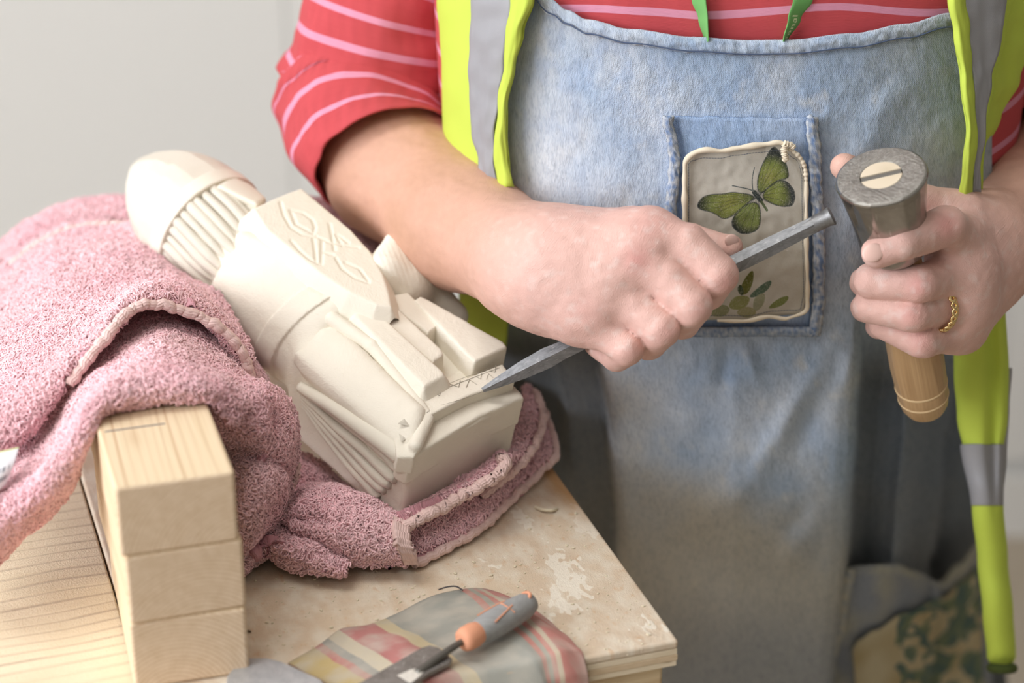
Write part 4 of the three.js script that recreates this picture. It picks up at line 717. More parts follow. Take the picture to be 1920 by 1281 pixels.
function apronOff(px, py) {
  const xl = table([[640, 1132], [800, 1150], [1000, 1166], [1345, 1190]], py), xr = table([[640, 1612], [800, 1602], [950, 1592], [1345, 1560]], py), s = (px - xl) / (xr - xl), w = smoothstep(py, 470, 720);
  let o = 0.006 + tableL(foldT, s) * w * (1 + 0.15 * smoothstep(py, 900, 1300));
  for (const [x1, y1, x2, y2, r, h] of creases) { const dx = x2 - x1, dy = y2 - y1, t = clamp(((px - x1) * dx + (py - y1) * dy) / (dx * dx + dy * dy), 0, 1), q = Math.hypot(px - x1 - dx * t, py - y1 - dy * t); if (q < r * 3) o += h * Math.exp(-((q / r) ** 2)) * Math.sin(Math.PI * clamp(t, 0.08, 0.92)); }
  return o + 0.0016 * fbm(px / 70, py / 90, 3, 3) + 0.0006 * noise(px / 14, py / 20, 1);
}
const clearBench = (p) => { if (p.y < BENCH + 0.03) { const l = p.clone().sub(C0).dot(benchE2) + 0.006; if (l > 0) p.addScaledVector(benchE2, -l); } return p; };   // the cloth lies against the bench's edge
const onApron = (px, py, off = 0) => clearBench(at(px, py, torsoDepth(px, py, apronOff(px, py) + off)));
function denimColor(px, py, k = 1) {
  const n = fbm(px / 150, py / 170, 5, 4), m = fbm(px / 45, py / 60, 9, 4);
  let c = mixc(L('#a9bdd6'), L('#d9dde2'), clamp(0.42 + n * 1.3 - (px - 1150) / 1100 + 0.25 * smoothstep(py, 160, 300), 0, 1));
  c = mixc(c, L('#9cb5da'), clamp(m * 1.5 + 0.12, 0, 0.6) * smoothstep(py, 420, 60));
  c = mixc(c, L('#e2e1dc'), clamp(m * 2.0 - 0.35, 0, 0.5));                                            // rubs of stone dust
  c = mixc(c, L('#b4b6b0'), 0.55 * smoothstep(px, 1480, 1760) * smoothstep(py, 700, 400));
  const d = smoothstep(py + 90 * n - 60 * smoothstep(px, 1350, 1550), 820, 1010); c = mixc(c, L('#b9b09d'), d * 0.8);                    // working dirt over the lap
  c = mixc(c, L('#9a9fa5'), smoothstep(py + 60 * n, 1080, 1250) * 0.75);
  const xl = table([[640, 1132], [800, 1150], [1000, 1166], [1345, 1190]], py), xr = table([[640, 1612], [800, 1602], [950, 1592], [1345, 1560]], py), side = smoothstep(px, xr - 2, xr + 13) * smoothstep(py, 560, 720) * 0.9 + (smoothstep(px, xl - 3, xl - 16) * 0.75 + smoothstep(px, xl - 70, xl - 110) * 0.25) * smoothstep(py, 560, 660); c = mixc(c, mixc(L('#5d6164'), L('#8b9199'), 0.4 * Math.exp(-(((px - 1694 + (py - 900) * 0.12) / 26) ** 2))), clamp(side, 0, 1) * 0.9); // shade of the side folds painted into the denim, its ridge lighter
  return c.map((q) => q * k);
}
const apron = new THREE.Group(); apron.name = 'apron'; person.add(apron); apron.userData.label = 'faded blue denim apron dusty with stone'; apron.position.copy(person.position).negate();
{
  const uvToPx = (u, v) => { const y0 = lerp(70, 1460, v), px = lerp(table(aLeft, y0), table(aRight, y0), u); return [px, lerp(table(aTop, px), 1460, v)]; };
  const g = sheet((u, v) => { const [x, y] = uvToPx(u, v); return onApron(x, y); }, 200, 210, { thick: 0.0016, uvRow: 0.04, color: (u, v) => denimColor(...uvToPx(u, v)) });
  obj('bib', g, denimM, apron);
  // the folded hem along the top edge with its seam
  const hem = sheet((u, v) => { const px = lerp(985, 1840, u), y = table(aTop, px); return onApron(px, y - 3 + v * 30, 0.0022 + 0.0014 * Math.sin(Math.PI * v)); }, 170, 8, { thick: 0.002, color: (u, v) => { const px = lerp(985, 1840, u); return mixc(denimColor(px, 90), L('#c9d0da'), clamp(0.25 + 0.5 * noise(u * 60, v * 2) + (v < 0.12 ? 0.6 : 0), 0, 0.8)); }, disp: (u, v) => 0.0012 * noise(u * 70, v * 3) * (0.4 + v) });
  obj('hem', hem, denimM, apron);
  const seamM = std({ color: lin('#4d5c78'), roughness: 0.9 });
  const seamLine = (f, n, r = 0.00045) => tube(Array.from({ length: n + 1 }, (_, i) => f(i / n)), r, n * 3, 5);
  obj('seam', seamLine((t) => { const px = lerp(1000, 1830, t), y = table(aTop, px); return onApron(px, y + 24, 0.0042); }, 60), seamM, apron);
  // bib pocket with its frayed side hems
  const pocket = new THREE.Group(); pocket.name = 'pocket'; apron.add(pocket);
  const pl = [[215, 1243], [300, 1256], [400, 1250], [520, 1258], [635, 1284]], pr = [[215, 1533], [300, 1538], [420, 1545], [560, 1545], [630, 1537]];
  const pp = (u, v) => { const y = lerp(221, 628, v) + 3 * noise(u * 5, v * 3, 8); return [lerp(table(pl, y), table(pr, y), u), y]; };
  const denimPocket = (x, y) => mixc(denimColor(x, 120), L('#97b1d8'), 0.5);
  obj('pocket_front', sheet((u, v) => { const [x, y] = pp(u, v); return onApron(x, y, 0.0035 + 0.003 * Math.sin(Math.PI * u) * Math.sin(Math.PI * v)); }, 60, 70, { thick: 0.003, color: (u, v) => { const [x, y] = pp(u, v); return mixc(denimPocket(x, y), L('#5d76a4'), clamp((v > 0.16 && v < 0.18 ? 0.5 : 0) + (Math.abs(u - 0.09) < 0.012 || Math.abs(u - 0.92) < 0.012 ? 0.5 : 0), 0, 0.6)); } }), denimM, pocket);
  const sideHem = (e, w, s) => sheet((u, v) => { const y = lerp(219, 630, v), x = table(e, y) + (u - 0.5) * w + s * w * 0.4 + 2.5 * noise(v * 22, s); return onApron(x, y, 0.0075 + 0.002 * Math.sin(Math.PI * u)); }, 8, 90, { thick: 0.0025, color: (u, v) => mixc(L('#7089b0'), L('#d6d8d8'), clamp(0.4 + 1.1 * noise(v * 40, u * 3, s) + (Math.abs(u - 0.5) > 0.35 ? 0.35 : 0), 0, 0.9)), disp: (u, v) => 0.0013 * noise(v * 45, u * 4, s) });
  obj('pocket_hem', sideHem(pl, 22, 1), denimM, pocket); obj('pocket_hem', sideHem(pr, 24, -1), denimM, pocket);
  obj('pocket_hem', sheet((u, v) => { const x = lerp(1286, 1536, u), y = 612 + v * 20 + 2 * noise(u * 14, 3); return onApron(x, y, 0.0075 + 0.0018 * Math.sin(Math.PI * v)); }, 60, 6, { thick: 0.0025, color: (u, v) => mixc(L('#8194b0'), L('#c9cdd0'), clamp(0.3 + noise(u * 40, v * 2), 0, 0.8)) }), denimM, pocket);
  // the sewn-on patch printed with a butterfly
  const cv = document.createElement('canvas'); cv.width = 614; cv.height = 885; const q = cv.getContext('2d');
  q.fillStyle = '#f7f0e0'; q.fillRect(0, 0, 614, 885); q.translate(-221, -235);
  const blob = (pts, fill, line) => { q.beginPath(); const m = pts.length; for (let i = 0; i < m; i++) { const a = pts[i], b = pts[(i + 1) % m], c = [(a[0] + b[0]) / 2, (a[1] + b[1]) / 2]; if (!i) { const z = pts[m - 1]; q.moveTo((z[0] + a[0]) / 2, (z[1] + a[1]) / 2); } q.quadraticCurveTo(a[0], a[1], c[0], c[1]); } q.closePath(); q.fillStyle = fill; q.fill(); if (line) { q.strokeStyle = line; q.lineWidth = 6; q.globalAlpha = 0.6; q.stroke(); q.globalAlpha = 1; } };
  const rad = (x, y, r, a, b) => { const gr = q.createRadialGradient(x, y, 4, x, y, r); gr.addColorStop(0, a); gr.addColorStop(0.6, '#93a052'); gr.addColorStop(1, b); return gr; };
  const wings = [[[[585, 460], [596, 380], [635, 305], [690, 250], [712, 290], [742, 350], [750, 405], [700, 428], [650, 462], [608, 492]], rad(650, 410, 120, '#b3b558', '#3d4440')], [[[608, 500], [655, 450], [715, 422], [772, 438], [782, 490], [758, 548], [700, 566], [640, 538]], rad(670, 500, 95, '#a9b354', '#4b5150')], [[[584, 502], [500, 468], [400, 463], [318, 474], [280, 515], [300, 548], [370, 562], [418, 602], [470, 584], [545, 522]], rad(450, 520, 165, '#b1b455', '#363b39')], [[[592, 525], [520, 533], [468, 588], [454, 632], [490, 674], [550, 684], [598, 664], [606, 600]], rad(560, 580, 110, '#9fb060', '#343a36')]];
  for (const [p, f] of wings) blob(p, f, '#3c4240');
  q.strokeStyle = 'rgba(50,56,54,0.4)'; q.lineWidth = 3; for (const [p] of wings) { const o = [590, 500]; for (let i = 0; i < p.length; i += 1) { q.beginPath(); q.moveTo(o[0], o[1]); q.lineTo(lerp(o[0], p[i][0], 0.9), lerp(o[1], p[i][1], 0.9)); q.stroke(); } }
  q.strokeStyle = '#3a4543'; q.lineCap = 'round'; q.lineWidth = 22; q.beginPath(); q.moveTo(572, 478); q.lineTo(606, 524); q.stroke(); q.lineWidth = 12; q.strokeStyle = '#6f7d52'; q.beginPath(); q.moveTo(608, 530); q.lineTo(636, 578); q.stroke();
  q.lineWidth = 4; q.strokeStyle = '#42504f'; q.beginPath(); q.moveTo(566, 466); q.quadraticCurveTo(558, 410, 574, 354); q.stroke(); q.beginPath(); q.moveTo(562, 468); q.quadraticCurveTo(520, 444, 462, 433); q.stroke();
  for (const [p, f] of [[[[486, 990], [515, 915], [566, 856], [566, 930], [535, 990]], '#7c7d33'], [[[535, 1005], [590, 958], [662, 930], [645, 985], [580, 1010]], '#6f8a72'], [[[430, 1060], [470, 990], [560, 1000], [520, 1070]], '#b3b572'], [[[560, 1010], [625, 990], [620, 1060], [570, 1090]], '#bfc09a'], [[[640, 1078], [690, 1030], [748, 1018], [730, 1062], [670, 1085]], '#9aa55c'], [[[340, 1095], [400, 1030], [460, 1060], [420, 1110]], '#b7b98a'], [[[470, 1080], [540, 1040], [600, 1090], [540, 1112]], '#c5bf8c'], [[[480, 960], [500, 930], [520, 975], [505, 1000]], '#4f5b3a']]) blob(p, f);
  q.setTransform(1, 0, 0, 1, 0, 0);
  for (let i = 0; i < 16000; i++) { q.fillStyle = `rgba(238,228,208,${0.15 + 0.5 * rnd()})`; q.fillRect(rnd() * 614, rnd() * 885, 1 + 2 * rnd(), 2 + 4 * rnd()); }
  q.strokeStyle = '#6b6f7c'; q.lineWidth = 3; q.setLineDash([10, 5]); q.strokeRect(20, 44, 574, 818);
  const print = new THREE.CanvasTexture(cv); print.colorSpace = THREE.SRGBColorSpace;
  const patchM = std({ map: print, roughness: 0.95, bumpMap: denimBump, bumpScale: 0.0003 });
  const pTop = [[1283, 300], [1298, 286], [1320, 280], [1350, 281], [1380, 275], [1420, 270], [1460, 266], [1472, 270], [1490, 282], [1504, 300], [1513, 318]], pR = [[270, 1500], [320, 1511], [420, 1512], [560, 1514], [590, 1508]], pB = [[1283, 602], [1340, 600], [1400, 601], [1450, 592], [1490, 590], [1513, 584]];
  const patchPt = (u, v) => { const y0 = lerp(280, 595, v), x = lerp(1284, table(pR, y0), u); return [x, lerp(table(pTop, x), table(pB, x), v)]; };
  obj('patch', sheet((u, v) => onApron(...patchPt(u, v), 0.010 + 0.0022 * Math.sin(Math.PI * clamp(u, 0.02, 0.98)) * Math.sin(Math.PI * clamp(v, 0.02, 0.98))), 60, 80, { thick: 0.0018, unit: true, disp: (u, v) => 0.0008 * noise(u * 9, v * 12) }), patchM, pocket).userData.label = 'cream cloth patch printed with a green butterfly';
  const creamM = std({ color: lin('#e3d6bf'), roughness: 1 });
  const fray = (pts, r, off = 0.013) => { const c = pts.map(([x, y]) => onApron(x, y, off)); return taperTube(c, (s) => r * (1 + 0.3 * Math.sin(s * 40) * Math.sin(s * 17)), 70, 8); };
  obj('patch_hem', [fray([[1285, 470], [1284, 380], [1284, 330], [1286, 302], [1302, 287], [1322, 281], [1352, 283], [1378, 279], [1400, 275], [1440, 270], [1462, 267], [1476, 273]], 0.0017), fray([[1472, 272], [1470, 285], [1473, 297], [1469, 302]], 0.0019, 0.015), fray([[1470, 268], [1484, 272], [1490, 278]], 0.0016, 0.015), fray([[1478, 278], [1498, 293], [1509, 314], [1512, 340]], 0.0013), fray([[1512, 340], [1512, 450], [1514, 560], [1511, 583], [1480, 596], [1474, 598], [1440, 594], [1400, 602], [1345, 601]], 0.0013)], creamM, pocket);
  // hip pocket at the lower right, with a printed patch of its own
  const hip = new THREE.Group(); hip.name = 'pocket'; hip.name = numbered('pocket'); apron.add(hip); pocket.name = numbered('pocket');
  const hTop = [[1550, 1072], [1590, 1066], [1680, 1060], [1720, 1072], [1765, 1092], [1800, 1060], [1840, 1015]], hl = [[1060, 1584], [1150, 1570], [1250, 1548], [1345, 1530]], hr = [[1000, 1838], [1345, 1862]];
  const hp = (u, v) => { const y0 = lerp(1066, 1410, v), x = lerp(table(hl, y0), table(hr, y0), u); return [x, lerp(table(hTop, x), 1410, v)]; };
  const hOff = (x, y) => -0.030 - 0.024 * smoothstep(x, 1740, 1850) + 0.014 * Math.sin(Math.PI * clamp((x - 1560) / 280, 0, 1));
  const onHip = (x, y, o) => at(x, y, torsoDepth(x, y, hOff(x, y) + o));
  obj('pocket_front', sheet((u, v) => onHip(...hp(u, v), 0.003 * noise(u * 6, v * 6)), 60, 60, { thick: 0.003, color: (u, v) => mixc(L('#8f949c'), L('#aaa695'), clamp(0.3 + noise(u * 6, v * 7) + (v < 0.05 ? 0.4 : 0), 0, 1)) }), denimM, hip);
  obj('pocket_hem', sheet((u, v) => { const y = lerp(1068, 1410, v), x = table(hl, y) + (u - 0.1) * 22; return onHip(x, y, 0.004 + 0.002 * Math.sin(Math.PI * u)); }, 8, 60, { thick: 0.002, color: (u, v) => mixc(L('#9a9fa5'), L('#c9c1aa'), clamp(0.5 + noise(v * 30, u * 2), 0, 1)), disp: (u, v) => 0.0012 * noise(v * 30, u * 3) }), denimM, hip);
  const pat = colorTex(512, 512, (u, v) => { const leaf = fbm(u * 7 + 3, v * 7, 4, 4) + 0.22 * Math.sin((u * 1.3 + v) * 22 + 5 * noise(u * 4, v * 4)) * noise(u * 6, v * 5, 3) + 0.62 * smoothstep(u, 0.22, 0.38) - 0.42 + 0.1 * noise(u * 20, v * 40, 5); return mixc(mixc(L('#e6d8b2'), L('#d3bf8e'), clamp(0.5 + noise(u * 5, v * 5, 8), 0, 1)), mixc(L('#4a6f70'), L('#7d8f6d'), clamp(0.5 + noise(u * 14, v * 14, 2), 0, 1)), smoothstep(leaf, 0.1, 0.2) * 0.92); });
  const qTop = [[1596, 1222], [1610, 1203], [1640, 1185], [1700, 1152], [1770, 1122], [1810, 1090], [1838, 1066]], qp = (u, v) => { const x = lerp(lerp(1598, 1612, v), lerp(1838, 1846, v), u); return [x, lerp(table(qTop, x), 1390, v)]; };
  obj('patch', sheet((u, v) => onHip(...qp(u, v), 0.007 + 0.002 * Math.sin(Math.PI * v)), 50, 40, { thick: 0.002, unit: true }), std({ map: pat, roughness: 0.95, bumpMap: denimBump, bumpScale: 0.0003 }), hip).userData.label = 'tan patch printed with dark green leaves';
}
// ---- safety vest
{
  const vest = new THREE.Group(); vest.name = 'safety_vest'; person.add(vest); vest.userData.label = 'lime yellow safety vest with silver reflective strips'; vest.position.copy(person.position).negate();
  const weave = heightTex(128, 128, (u, v, x, y) => 0.5 + 0.3 * Math.sin(x * 1.6) * Math.sin(y * 1.6) + 0.2 * (hash2(x, y) - 0.5), [40, 40]);
  const limeM = std({ color: new THREE.Color(0.56, 0.69, 0.085), roughness: 0.75, bumpMap: weave, bumpScale: 0.0003, sheen: 0.3, sheenColor: lin('#e8ff60') });
  const silverM = std({ color: new THREE.Color(0.34, 0.34, 0.36), roughness: 0.55, metalness: 0.15, bumpMap: weave, bumpScale: 0.0002 });
  const strip = (tb, y0, y1, off, nu, nv, o = {}) => sheet((u, v) => { const y = lerp(y0, y1, v), l = table(tb.map((r) => [r[0], r[1]]), y), r = table(tb.map((q) => [q[0], q[2]]), y); return onTorso(lerp(l, r, u), y, off + (o.bulge ?? 0) * Math.sin(Math.PI * u) + (o.off ? o.off(u, y) : 0)); }, nu, nv, { thick: o.thick ?? 0.0015, disp: (u, v) => (o.wr ?? 0.0016) * noise(u * 3 + 1, v * 9, off * 900) });
  const A = [[-70, 815, 1012], [0, 820, 1000], [60, 823, 980], [125, 826, 964], [200, 829, 950], [260, 832, 949], [320, 838, 954], [360, 842, 962], [450, 850, 968], [560, 860, 960], [620, 870, 950], [700, 880, 940], [900, 890, 935]];
  obj('front_panel', strip(A, -70, 685, 0.013, 24, 90, { off: (u, y) => 0.006 * smoothstep(y, 0, 200) - 0.05 * smoothstep(y, 470, 640) }), limeM, vest);
  obj('reflective_strip', strip([[-70, 880, 975], [0, 881, 958], [125, 878, 943], [200, 881, 932], [250, 884, 925], [300, 895, 924], [360, 905, 930]], -70, 350, 0.0235, 14, 60), silverM, vest);
  obj('edge_binding', strip([[-70, 972, 1016], [0, 958, 1001], [60, 950, 978], [125, 943, 965], [200, 933, 951], [260, 925, 949], [300, 925, 952], [350, 932, 962]], -70, 350, 0.0245, 10, 60, { bulge: 0.004 }), limeM, vest);
  const Bp = [[-70, 1766, 1905], [0, 1778, 1898], [60, 1789, 1886], [150, 1803, 1866], [250, 1813, 1850], [320, 1806, 1843], [380, 1796, 1842], [460, 1790, 1850], [600, 1786, 1880], [700, 1787, 1893]];
  obj('front_panel', strip(Bp, -70, 640, 0.016, 16, 80, { off: (u, y) => 0.012 * smoothstep(y, 0, 250) - 0.012 * smoothstep(y, 420, 600) }), limeM, vest);
  obj('reflective_strip', strip([[-70, 1805, 1890], [0, 1809, 1888], [60, 1815, 1878], [150, 1826, 1860], [250, 1832, 1846], [320, 1826, 1840], [360, 1824, 1838]], -70, 360, 0.026, 12, 60, { off: (u, y) => 0.012 * smoothstep(y, 0, 250) }), silverM, vest);
  obj('edge_binding', strip([[-70, 1764, 1798], [0, 1777, 1812], [60, 1788, 1818], [150, 1802, 1826], [250, 1812, 1832], [320, 1805, 1827], [370, 1797, 1822]], -70, 370, 0.0265, 10, 60, { bulge: 0.004, off: (u, y) => 0.012 * smoothstep(y, 0, 250) }), limeM, vest);
  // the armhole side beyond the strip
  obj('side_panel', sheet((u, v) => { const y = lerp(-70, 285, v), l = table([[-70, 1900], [0, 1890], [60, 1876], [150, 1860], [220, 1846], [285, 1838]], y), r = table([[-70, 1990], [0, 1960], [70, 1942], [150, 1915], [220, 1878], [285, 1845]], y); return at(lerp(l, r, u), y, torsoDepth(l, y, 0.012) - 0.012 * smoothstep(y, 0, 250) + u * 0.03); }, 12, 50, { thick: 0.0015, disp: (u, v) => 0.002 * noise(u * 3, v * 7) }), limeM, vest);
  // the hanging lower front with its band and rolled edge
  const dl = [[560, 1.425], [700, 1.442], [900, 1.468], [1100, 1.498], [1260, 1.522]];
  const low = (tb, y0, y1, off, o = {}) => sheet((u, v) => { const y = lerp(y0, y1, v), l = table(tb.map((r) => [r[0], r[1]]), y), r = table(tb.map((q) => [q[0], q[2]]), y); const e = lerp(-1, 1, u), end = smoothstep(y, 1225, 1258); return at(lerp(l, r, u), y + (1 - e * e) * (o.round ?? 0) * smoothstep(v, 0.9, 1), table(dl, y) - off - 0.016 * Math.sqrt(1 - e * e * 0.98) * (1 - 0.6 * end) + (o.fold ? o.fold(u, y) : 0)); }, 26, 90, { thick: 0.0015 });
  const LW = [[560, 1786, 1885], [700, 1788, 1892], [780, 1794, 1890], [860, 1808, 1880], [950, 1822, 1882], [1050, 1832, 1890], [1150, 1842, 1900], [1230, 1850, 1905], [1258, 1862, 1894]];
  const fold = (u, y) => 0.007 * Math.exp(-(((u - 0.72) / 0.12) ** 2)) * smoothstep(y, 1000, 820);
  obj('lower_panel', low(LW, 560, 1256, 0, { fold }), limeM, vest);
  obj('reflective_strip', low([[560, 1786, 1885], [830, 1800, 1884], [950, 1820, 1882], [1050, 1832, 1890]], 834, 948, 0.0016, { fold }), silverM, vest);
  obj('reflective_strip', sheet((u, v) => { const y = lerp(690, 945, v), l = table([[690, 1886], [800, 1876], [945, 1866]], y), r = table([[690, 1898], [760, 1893], [860, 1888], [945, 1880]], y); return at(lerp(l, r, u), y, table(dl, y) - 0.006 + 0.012 * u); }, 6, 30, { thick: 0.0015 }), silverM, vest);
  const hemEnd = new THREE.TorusGeometry(0.0075, 0.0035, 12, 30); const ho = at(1879, 1253, 1.512); hemEnd.rotateX(Math.PI / 2 - 0.5); hemEnd.translate(ho.x, ho.y, ho.z); obj('rolled_hem', hemEnd, std({ color: 0x3f4a18, roughness: 0.9 }), vest);
}
// ---- lanyard: a green ribbon round the neck, both sides running down under the bib
{
  const txt = (s, flip) => { const c = document.createElement('canvas'); c.width = 96; c.height = 384; const q = c.getContext('2d'); q.fillStyle = '#6fae62'; q.fillRect(0, 0, 96, 384); q.fillStyle = '#d9e8b8'; q.font = 'bold 50px sans-serif'; q.textBaseline = 'middle'; q.translate(48, flip ? 60 : 372); q.rotate(flip ? Math.PI / 2 : -Math.PI / 2); q.fillText(s, 0, 0); const t = new THREE.CanvasTexture(c); t.colorSpace = THREE.SRGBColorSpace; return std({ map: t, roughness: 0.8 }); };
  const lan = new THREE.Group(); lan.name = 'lanyard'; person.add(lan); lan.userData.label = 'green lanyard with pale lettering tucked under the bib'; lan.position.copy(person.position).negate();
  const rib = (tb, tw) => sheet((u, v) => { const y = lerp(-70, 78, v), l = table(tb.map((r) => [r[0], r[1]]), y), r = table(tb.map((q) => [q[0], q[2]]), y); return onTorso(lerp(l, r, u), y, 0.009 - 0.003 * v + tw * (u - 0.5) * v); }, 6, 40, { thick: 0.0008, unit: true });
  obj('ribbon', rib([[-70, 1272, 1306], [0, 1297, 1323], [35, 1309, 1326], [78, 1320, 1327]], 0.010), txt('In', true), lan);
  obj('ribbon', rib([[-70, 1522, 1558], [0, 1488, 1524], [35, 1479, 1502], [78, 1470, 1478]], -0.010), txt('ional', false), lan);
}
// ---------------------------------------------------------------- mallet in the left hand
const steelTex = (a, b, s) => colorTex(512, 512, (u, v, x, y) => { const n = wrapNoise(u, v, 14, s) * 0.5 + wrapNoise(u, v, 45, s + 2) * 0.35 + (hash2(x, y) - 0.5) * 0.25, sc = smoothstep(noise(u * 60, v * 14, s + 4), 0.42, 0.6); return mixc(mixc(a, b, clamp(0.5 + n, 0, 1)), [0.62, 0.61, 0.58], sc * 0.4); });
const axisMatrix = (o, tip, side) => { const y = tip.clone().sub(o).normalize(), z = side.clone().addScaledVector(y, -side.dot(y)).normalize(), x = V().crossVectors(y, z); return new THREE.Matrix4().makeBasis(x, y, z).setPosition(o); };
{
  const top = at(1652, 328, 1.272), end = at(1737, 772, 1.402), len = top.distanceTo(end);
  const t = thing('mallet', 'round steel headed carving mallet with wooden handle held upright', 'mallet');
  axisMatrix(end, top, CAM.clone().sub(top)).decompose(t.position, t.quaternion, t.scale);   // y runs from the handle's end to the striking face
  const H = len, headL = 0.062, r = 0.0277, sideM = std({ map: steelTex([0.30, 0.285, 0.26], [0.42, 0.40, 0.37], 1), roughness: 0.22, metalness: 0.95 }), faceM = std({ map: steelTex([0.24, 0.23, 0.205], [0.40, 0.385, 0.35], 5), roughness: 0.5, metalness: 0.5, bumpMap: heightTex(256, 256, (u, v, x, y) => 0.5 + 0.4 * wrapNoise(u, v, 30) + 0.3 * (hash2(x, y) - 0.5), [1, 1]), bumpScale: 0.0006 });
  const prof = [[0.0001, H - headL - 0.002], [0.012, H - headL - 0.0015], [0.0165, H - headL], [0.0192, H - headL + 0.003], [0.0206, H - headL + 0.009], [0.0228, H - 0.03], [0.0262, H - 0.008], [r - 0.0003, H - 0.0034], [r, H - 0.0022], [r - 0.0004, H - 0.0012], [r - 0.0014, H - 0.0006]].map(([a, b]) => new THREE.Vector2(a, b));
  obj('head', toCreasedNormals(new THREE.LatheGeometry(prof, 96), 0.5), sideM, t).userData.label = 'tapered steel head';
  const fs = [[r - 0.0014, H - 0.0006], [r - 0.0022, H - 0.0001], [0.020, H], [0.0129, H], [0.0127, H - 0.0012], [0.0127, H - 0.004]].map(([a, b]) => new THREE.Vector2(a, b));
  const fg = new THREE.LatheGeometry(fs, 96); { const p = fg.attributes.position, uv = fg.attributes.uv; for (let i = 0; i < p.count; i++) uv.setXY(i, p.getX(i) / 0.06 + 0.5, p.getZ(i) / 0.06 + 0.5); }
  obj('striking_face', fg, faceM, t);
  const plugM = std({ map: colorTex(128, 128, (u, v, x, y) => { const f = noise(u * 30, v * 30) * 0.05 + (hash2(x, y) - 0.5) * 0.08; return [0.70 + f, 0.60 + f, 0.45 + f]; }), roughness: 0.95 });
  const half = (s) => { const sh = new THREE.Shape(); const R = 0.0123, a = 0.2; for (let i = 0; i <= 24; i++) { const f = a + (Math.PI - 2 * a) * i / 24; sh[i ? 'lineTo' : 'moveTo'](Math.cos(f) * R, s * Math.sin(f) * R); } const g = new THREE.ExtrudeGeometry(sh, { depth: 0.004, bevelEnabled: true, bevelSize: 0.0002, bevelThickness: 0.0003, bevelSegments: 1 }); g.rotateX(-Math.PI / 2); g.rotateY(0.0); g.translate(0, H - 0.0044, 0); return g; };
  const face = new THREE.Group(); face.name = 'handle_end'; t.add(face); face.rotation.y = 0.05;
  obj('wood_plug', [half(1), half(-1)], plugM, face); const wd = new RoundedBoxGeometry(0.0242, 0.004, 0.0036, 1, 0.0003); wd.translate(0, H - 0.0026, 0); obj('wedge', wd, std({ color: 0x77756f, roughness: 0.6, metalness: 0.4 }), face);
  const wood = std({ map: colorTex(512, 512, (u, v) => { const g = noise(u * 60, v * 3, 2) * 0.5 + noise(u * 150, v * 8, 5) * 0.4 + noise(u * 7, v * 3) * 0.5; return mixc([0.60, 0.39, 0.20], [0.43, 0.26, 0.12], clamp(0.45 + g * 0.8, 0, 1)); }), roughness: 0.42, clearcoat: 0.2, clearcoatRoughness: 0.4 });
  const hp = [[0.0001, 0], [0.008, 0.0006], [0.0128, 0.0032], [0.0152, 0.008], [0.0160, 0.0142], [0.0162, 0.0147], [0.0162, 0.0162], [0.0164, 0.0168], [0.0167, 0.0248], [0.0166, 0.0252], [0.0166, 0.0266], [0.0168, 0.0271], [0.0176, 0.045], [0.0172, 0.07], [0.0158, 0.1], [0.0142, H - headL + 0.004]].map(([a, b]) => new THREE.Vector2(a, b));
  obj('handle', toCreasedNormals(new THREE.LatheGeometry(hp, 72), 0.6), wood, t);
  const bandM = std({ color: lin('#d9bc90'), roughness: 0.7 });
  for (const y of [0.0155, 0.0259]) { const g = new THREE.TorusGeometry(y < 0.02 ? 0.0158 : 0.0163, 0.0010, 8, 72); g.rotateX(Math.PI / 2); g.translate(0, y, 0); obj('groove', g, bandM, t); }
}
// ---------------------------------------------------------------- chisel in the right hand
{
  const tip = at(902, 733, 1.3455), end = at(1561, 404, 1.29), len = tip.distanceTo(end);
  const t = thing('chisel', 'grey steel stone chisel held against the hem of the statue', 'chisel');
  axisMatrix(tip, end, CAM.clone().sub(tip)).decompose(t.position, t.quaternion, t.scale);
  const R = 0.0066, ring = (y, a, b, rot = 0.0, n = 6) => Array.from({ length: n }, (_, i) => { const f = (i + 0.5) / n * 2 * Math.PI + rot; return V(Math.cos(f) * a, y, Math.sin(f) * b); });
  const steel = std({ map: steelTex([0.14, 0.143, 0.148], [0.27, 0.273, 0.277], 9), roughness: 0.5, metalness: 0.6 });
  const rows = [ring(0, 0.0014, 0.0009), ring(0.002, 0.002, 0.0018), ring(0.012, 0.0038, 0.003), ring(0.03, 0.0064, 0.0048), ring(0.048, 0.0076, 0.0062), ring(0.0535, 0.0070, 0.0064), ring(0.058, R, R), ring(len - 0.04, R, R), ring(len - 0.012, R * 0.84, R * 0.84)];
  const g = loft(rows, { u: (a) => a, v: rows.map((r) => r[0].y * 12) });
  obj('shaft', toCreasedNormals(g, 0.25), steel, t);
  const pr = [[0.0001, len - 0.02], [0.0050, len - 0.02], [0.0052, len - 0.012], [0.0052, len - 0.004], [0.0056, len - 0.002], [0.0061, len - 0.0008], [0.0054, len], [0.0001, len + 0.0001]].map(([a, b]) => new THREE.Vector2(a, b));
  obj('struck_end', toCreasedNormals(new THREE.LatheGeometry(pr, 40), 0.6), std({ map: steelTex([0.16, 0.16, 0.16], [0.28, 0.28, 0.28], 3), roughness: 0.45, metalness: 0.7 }), t);
}
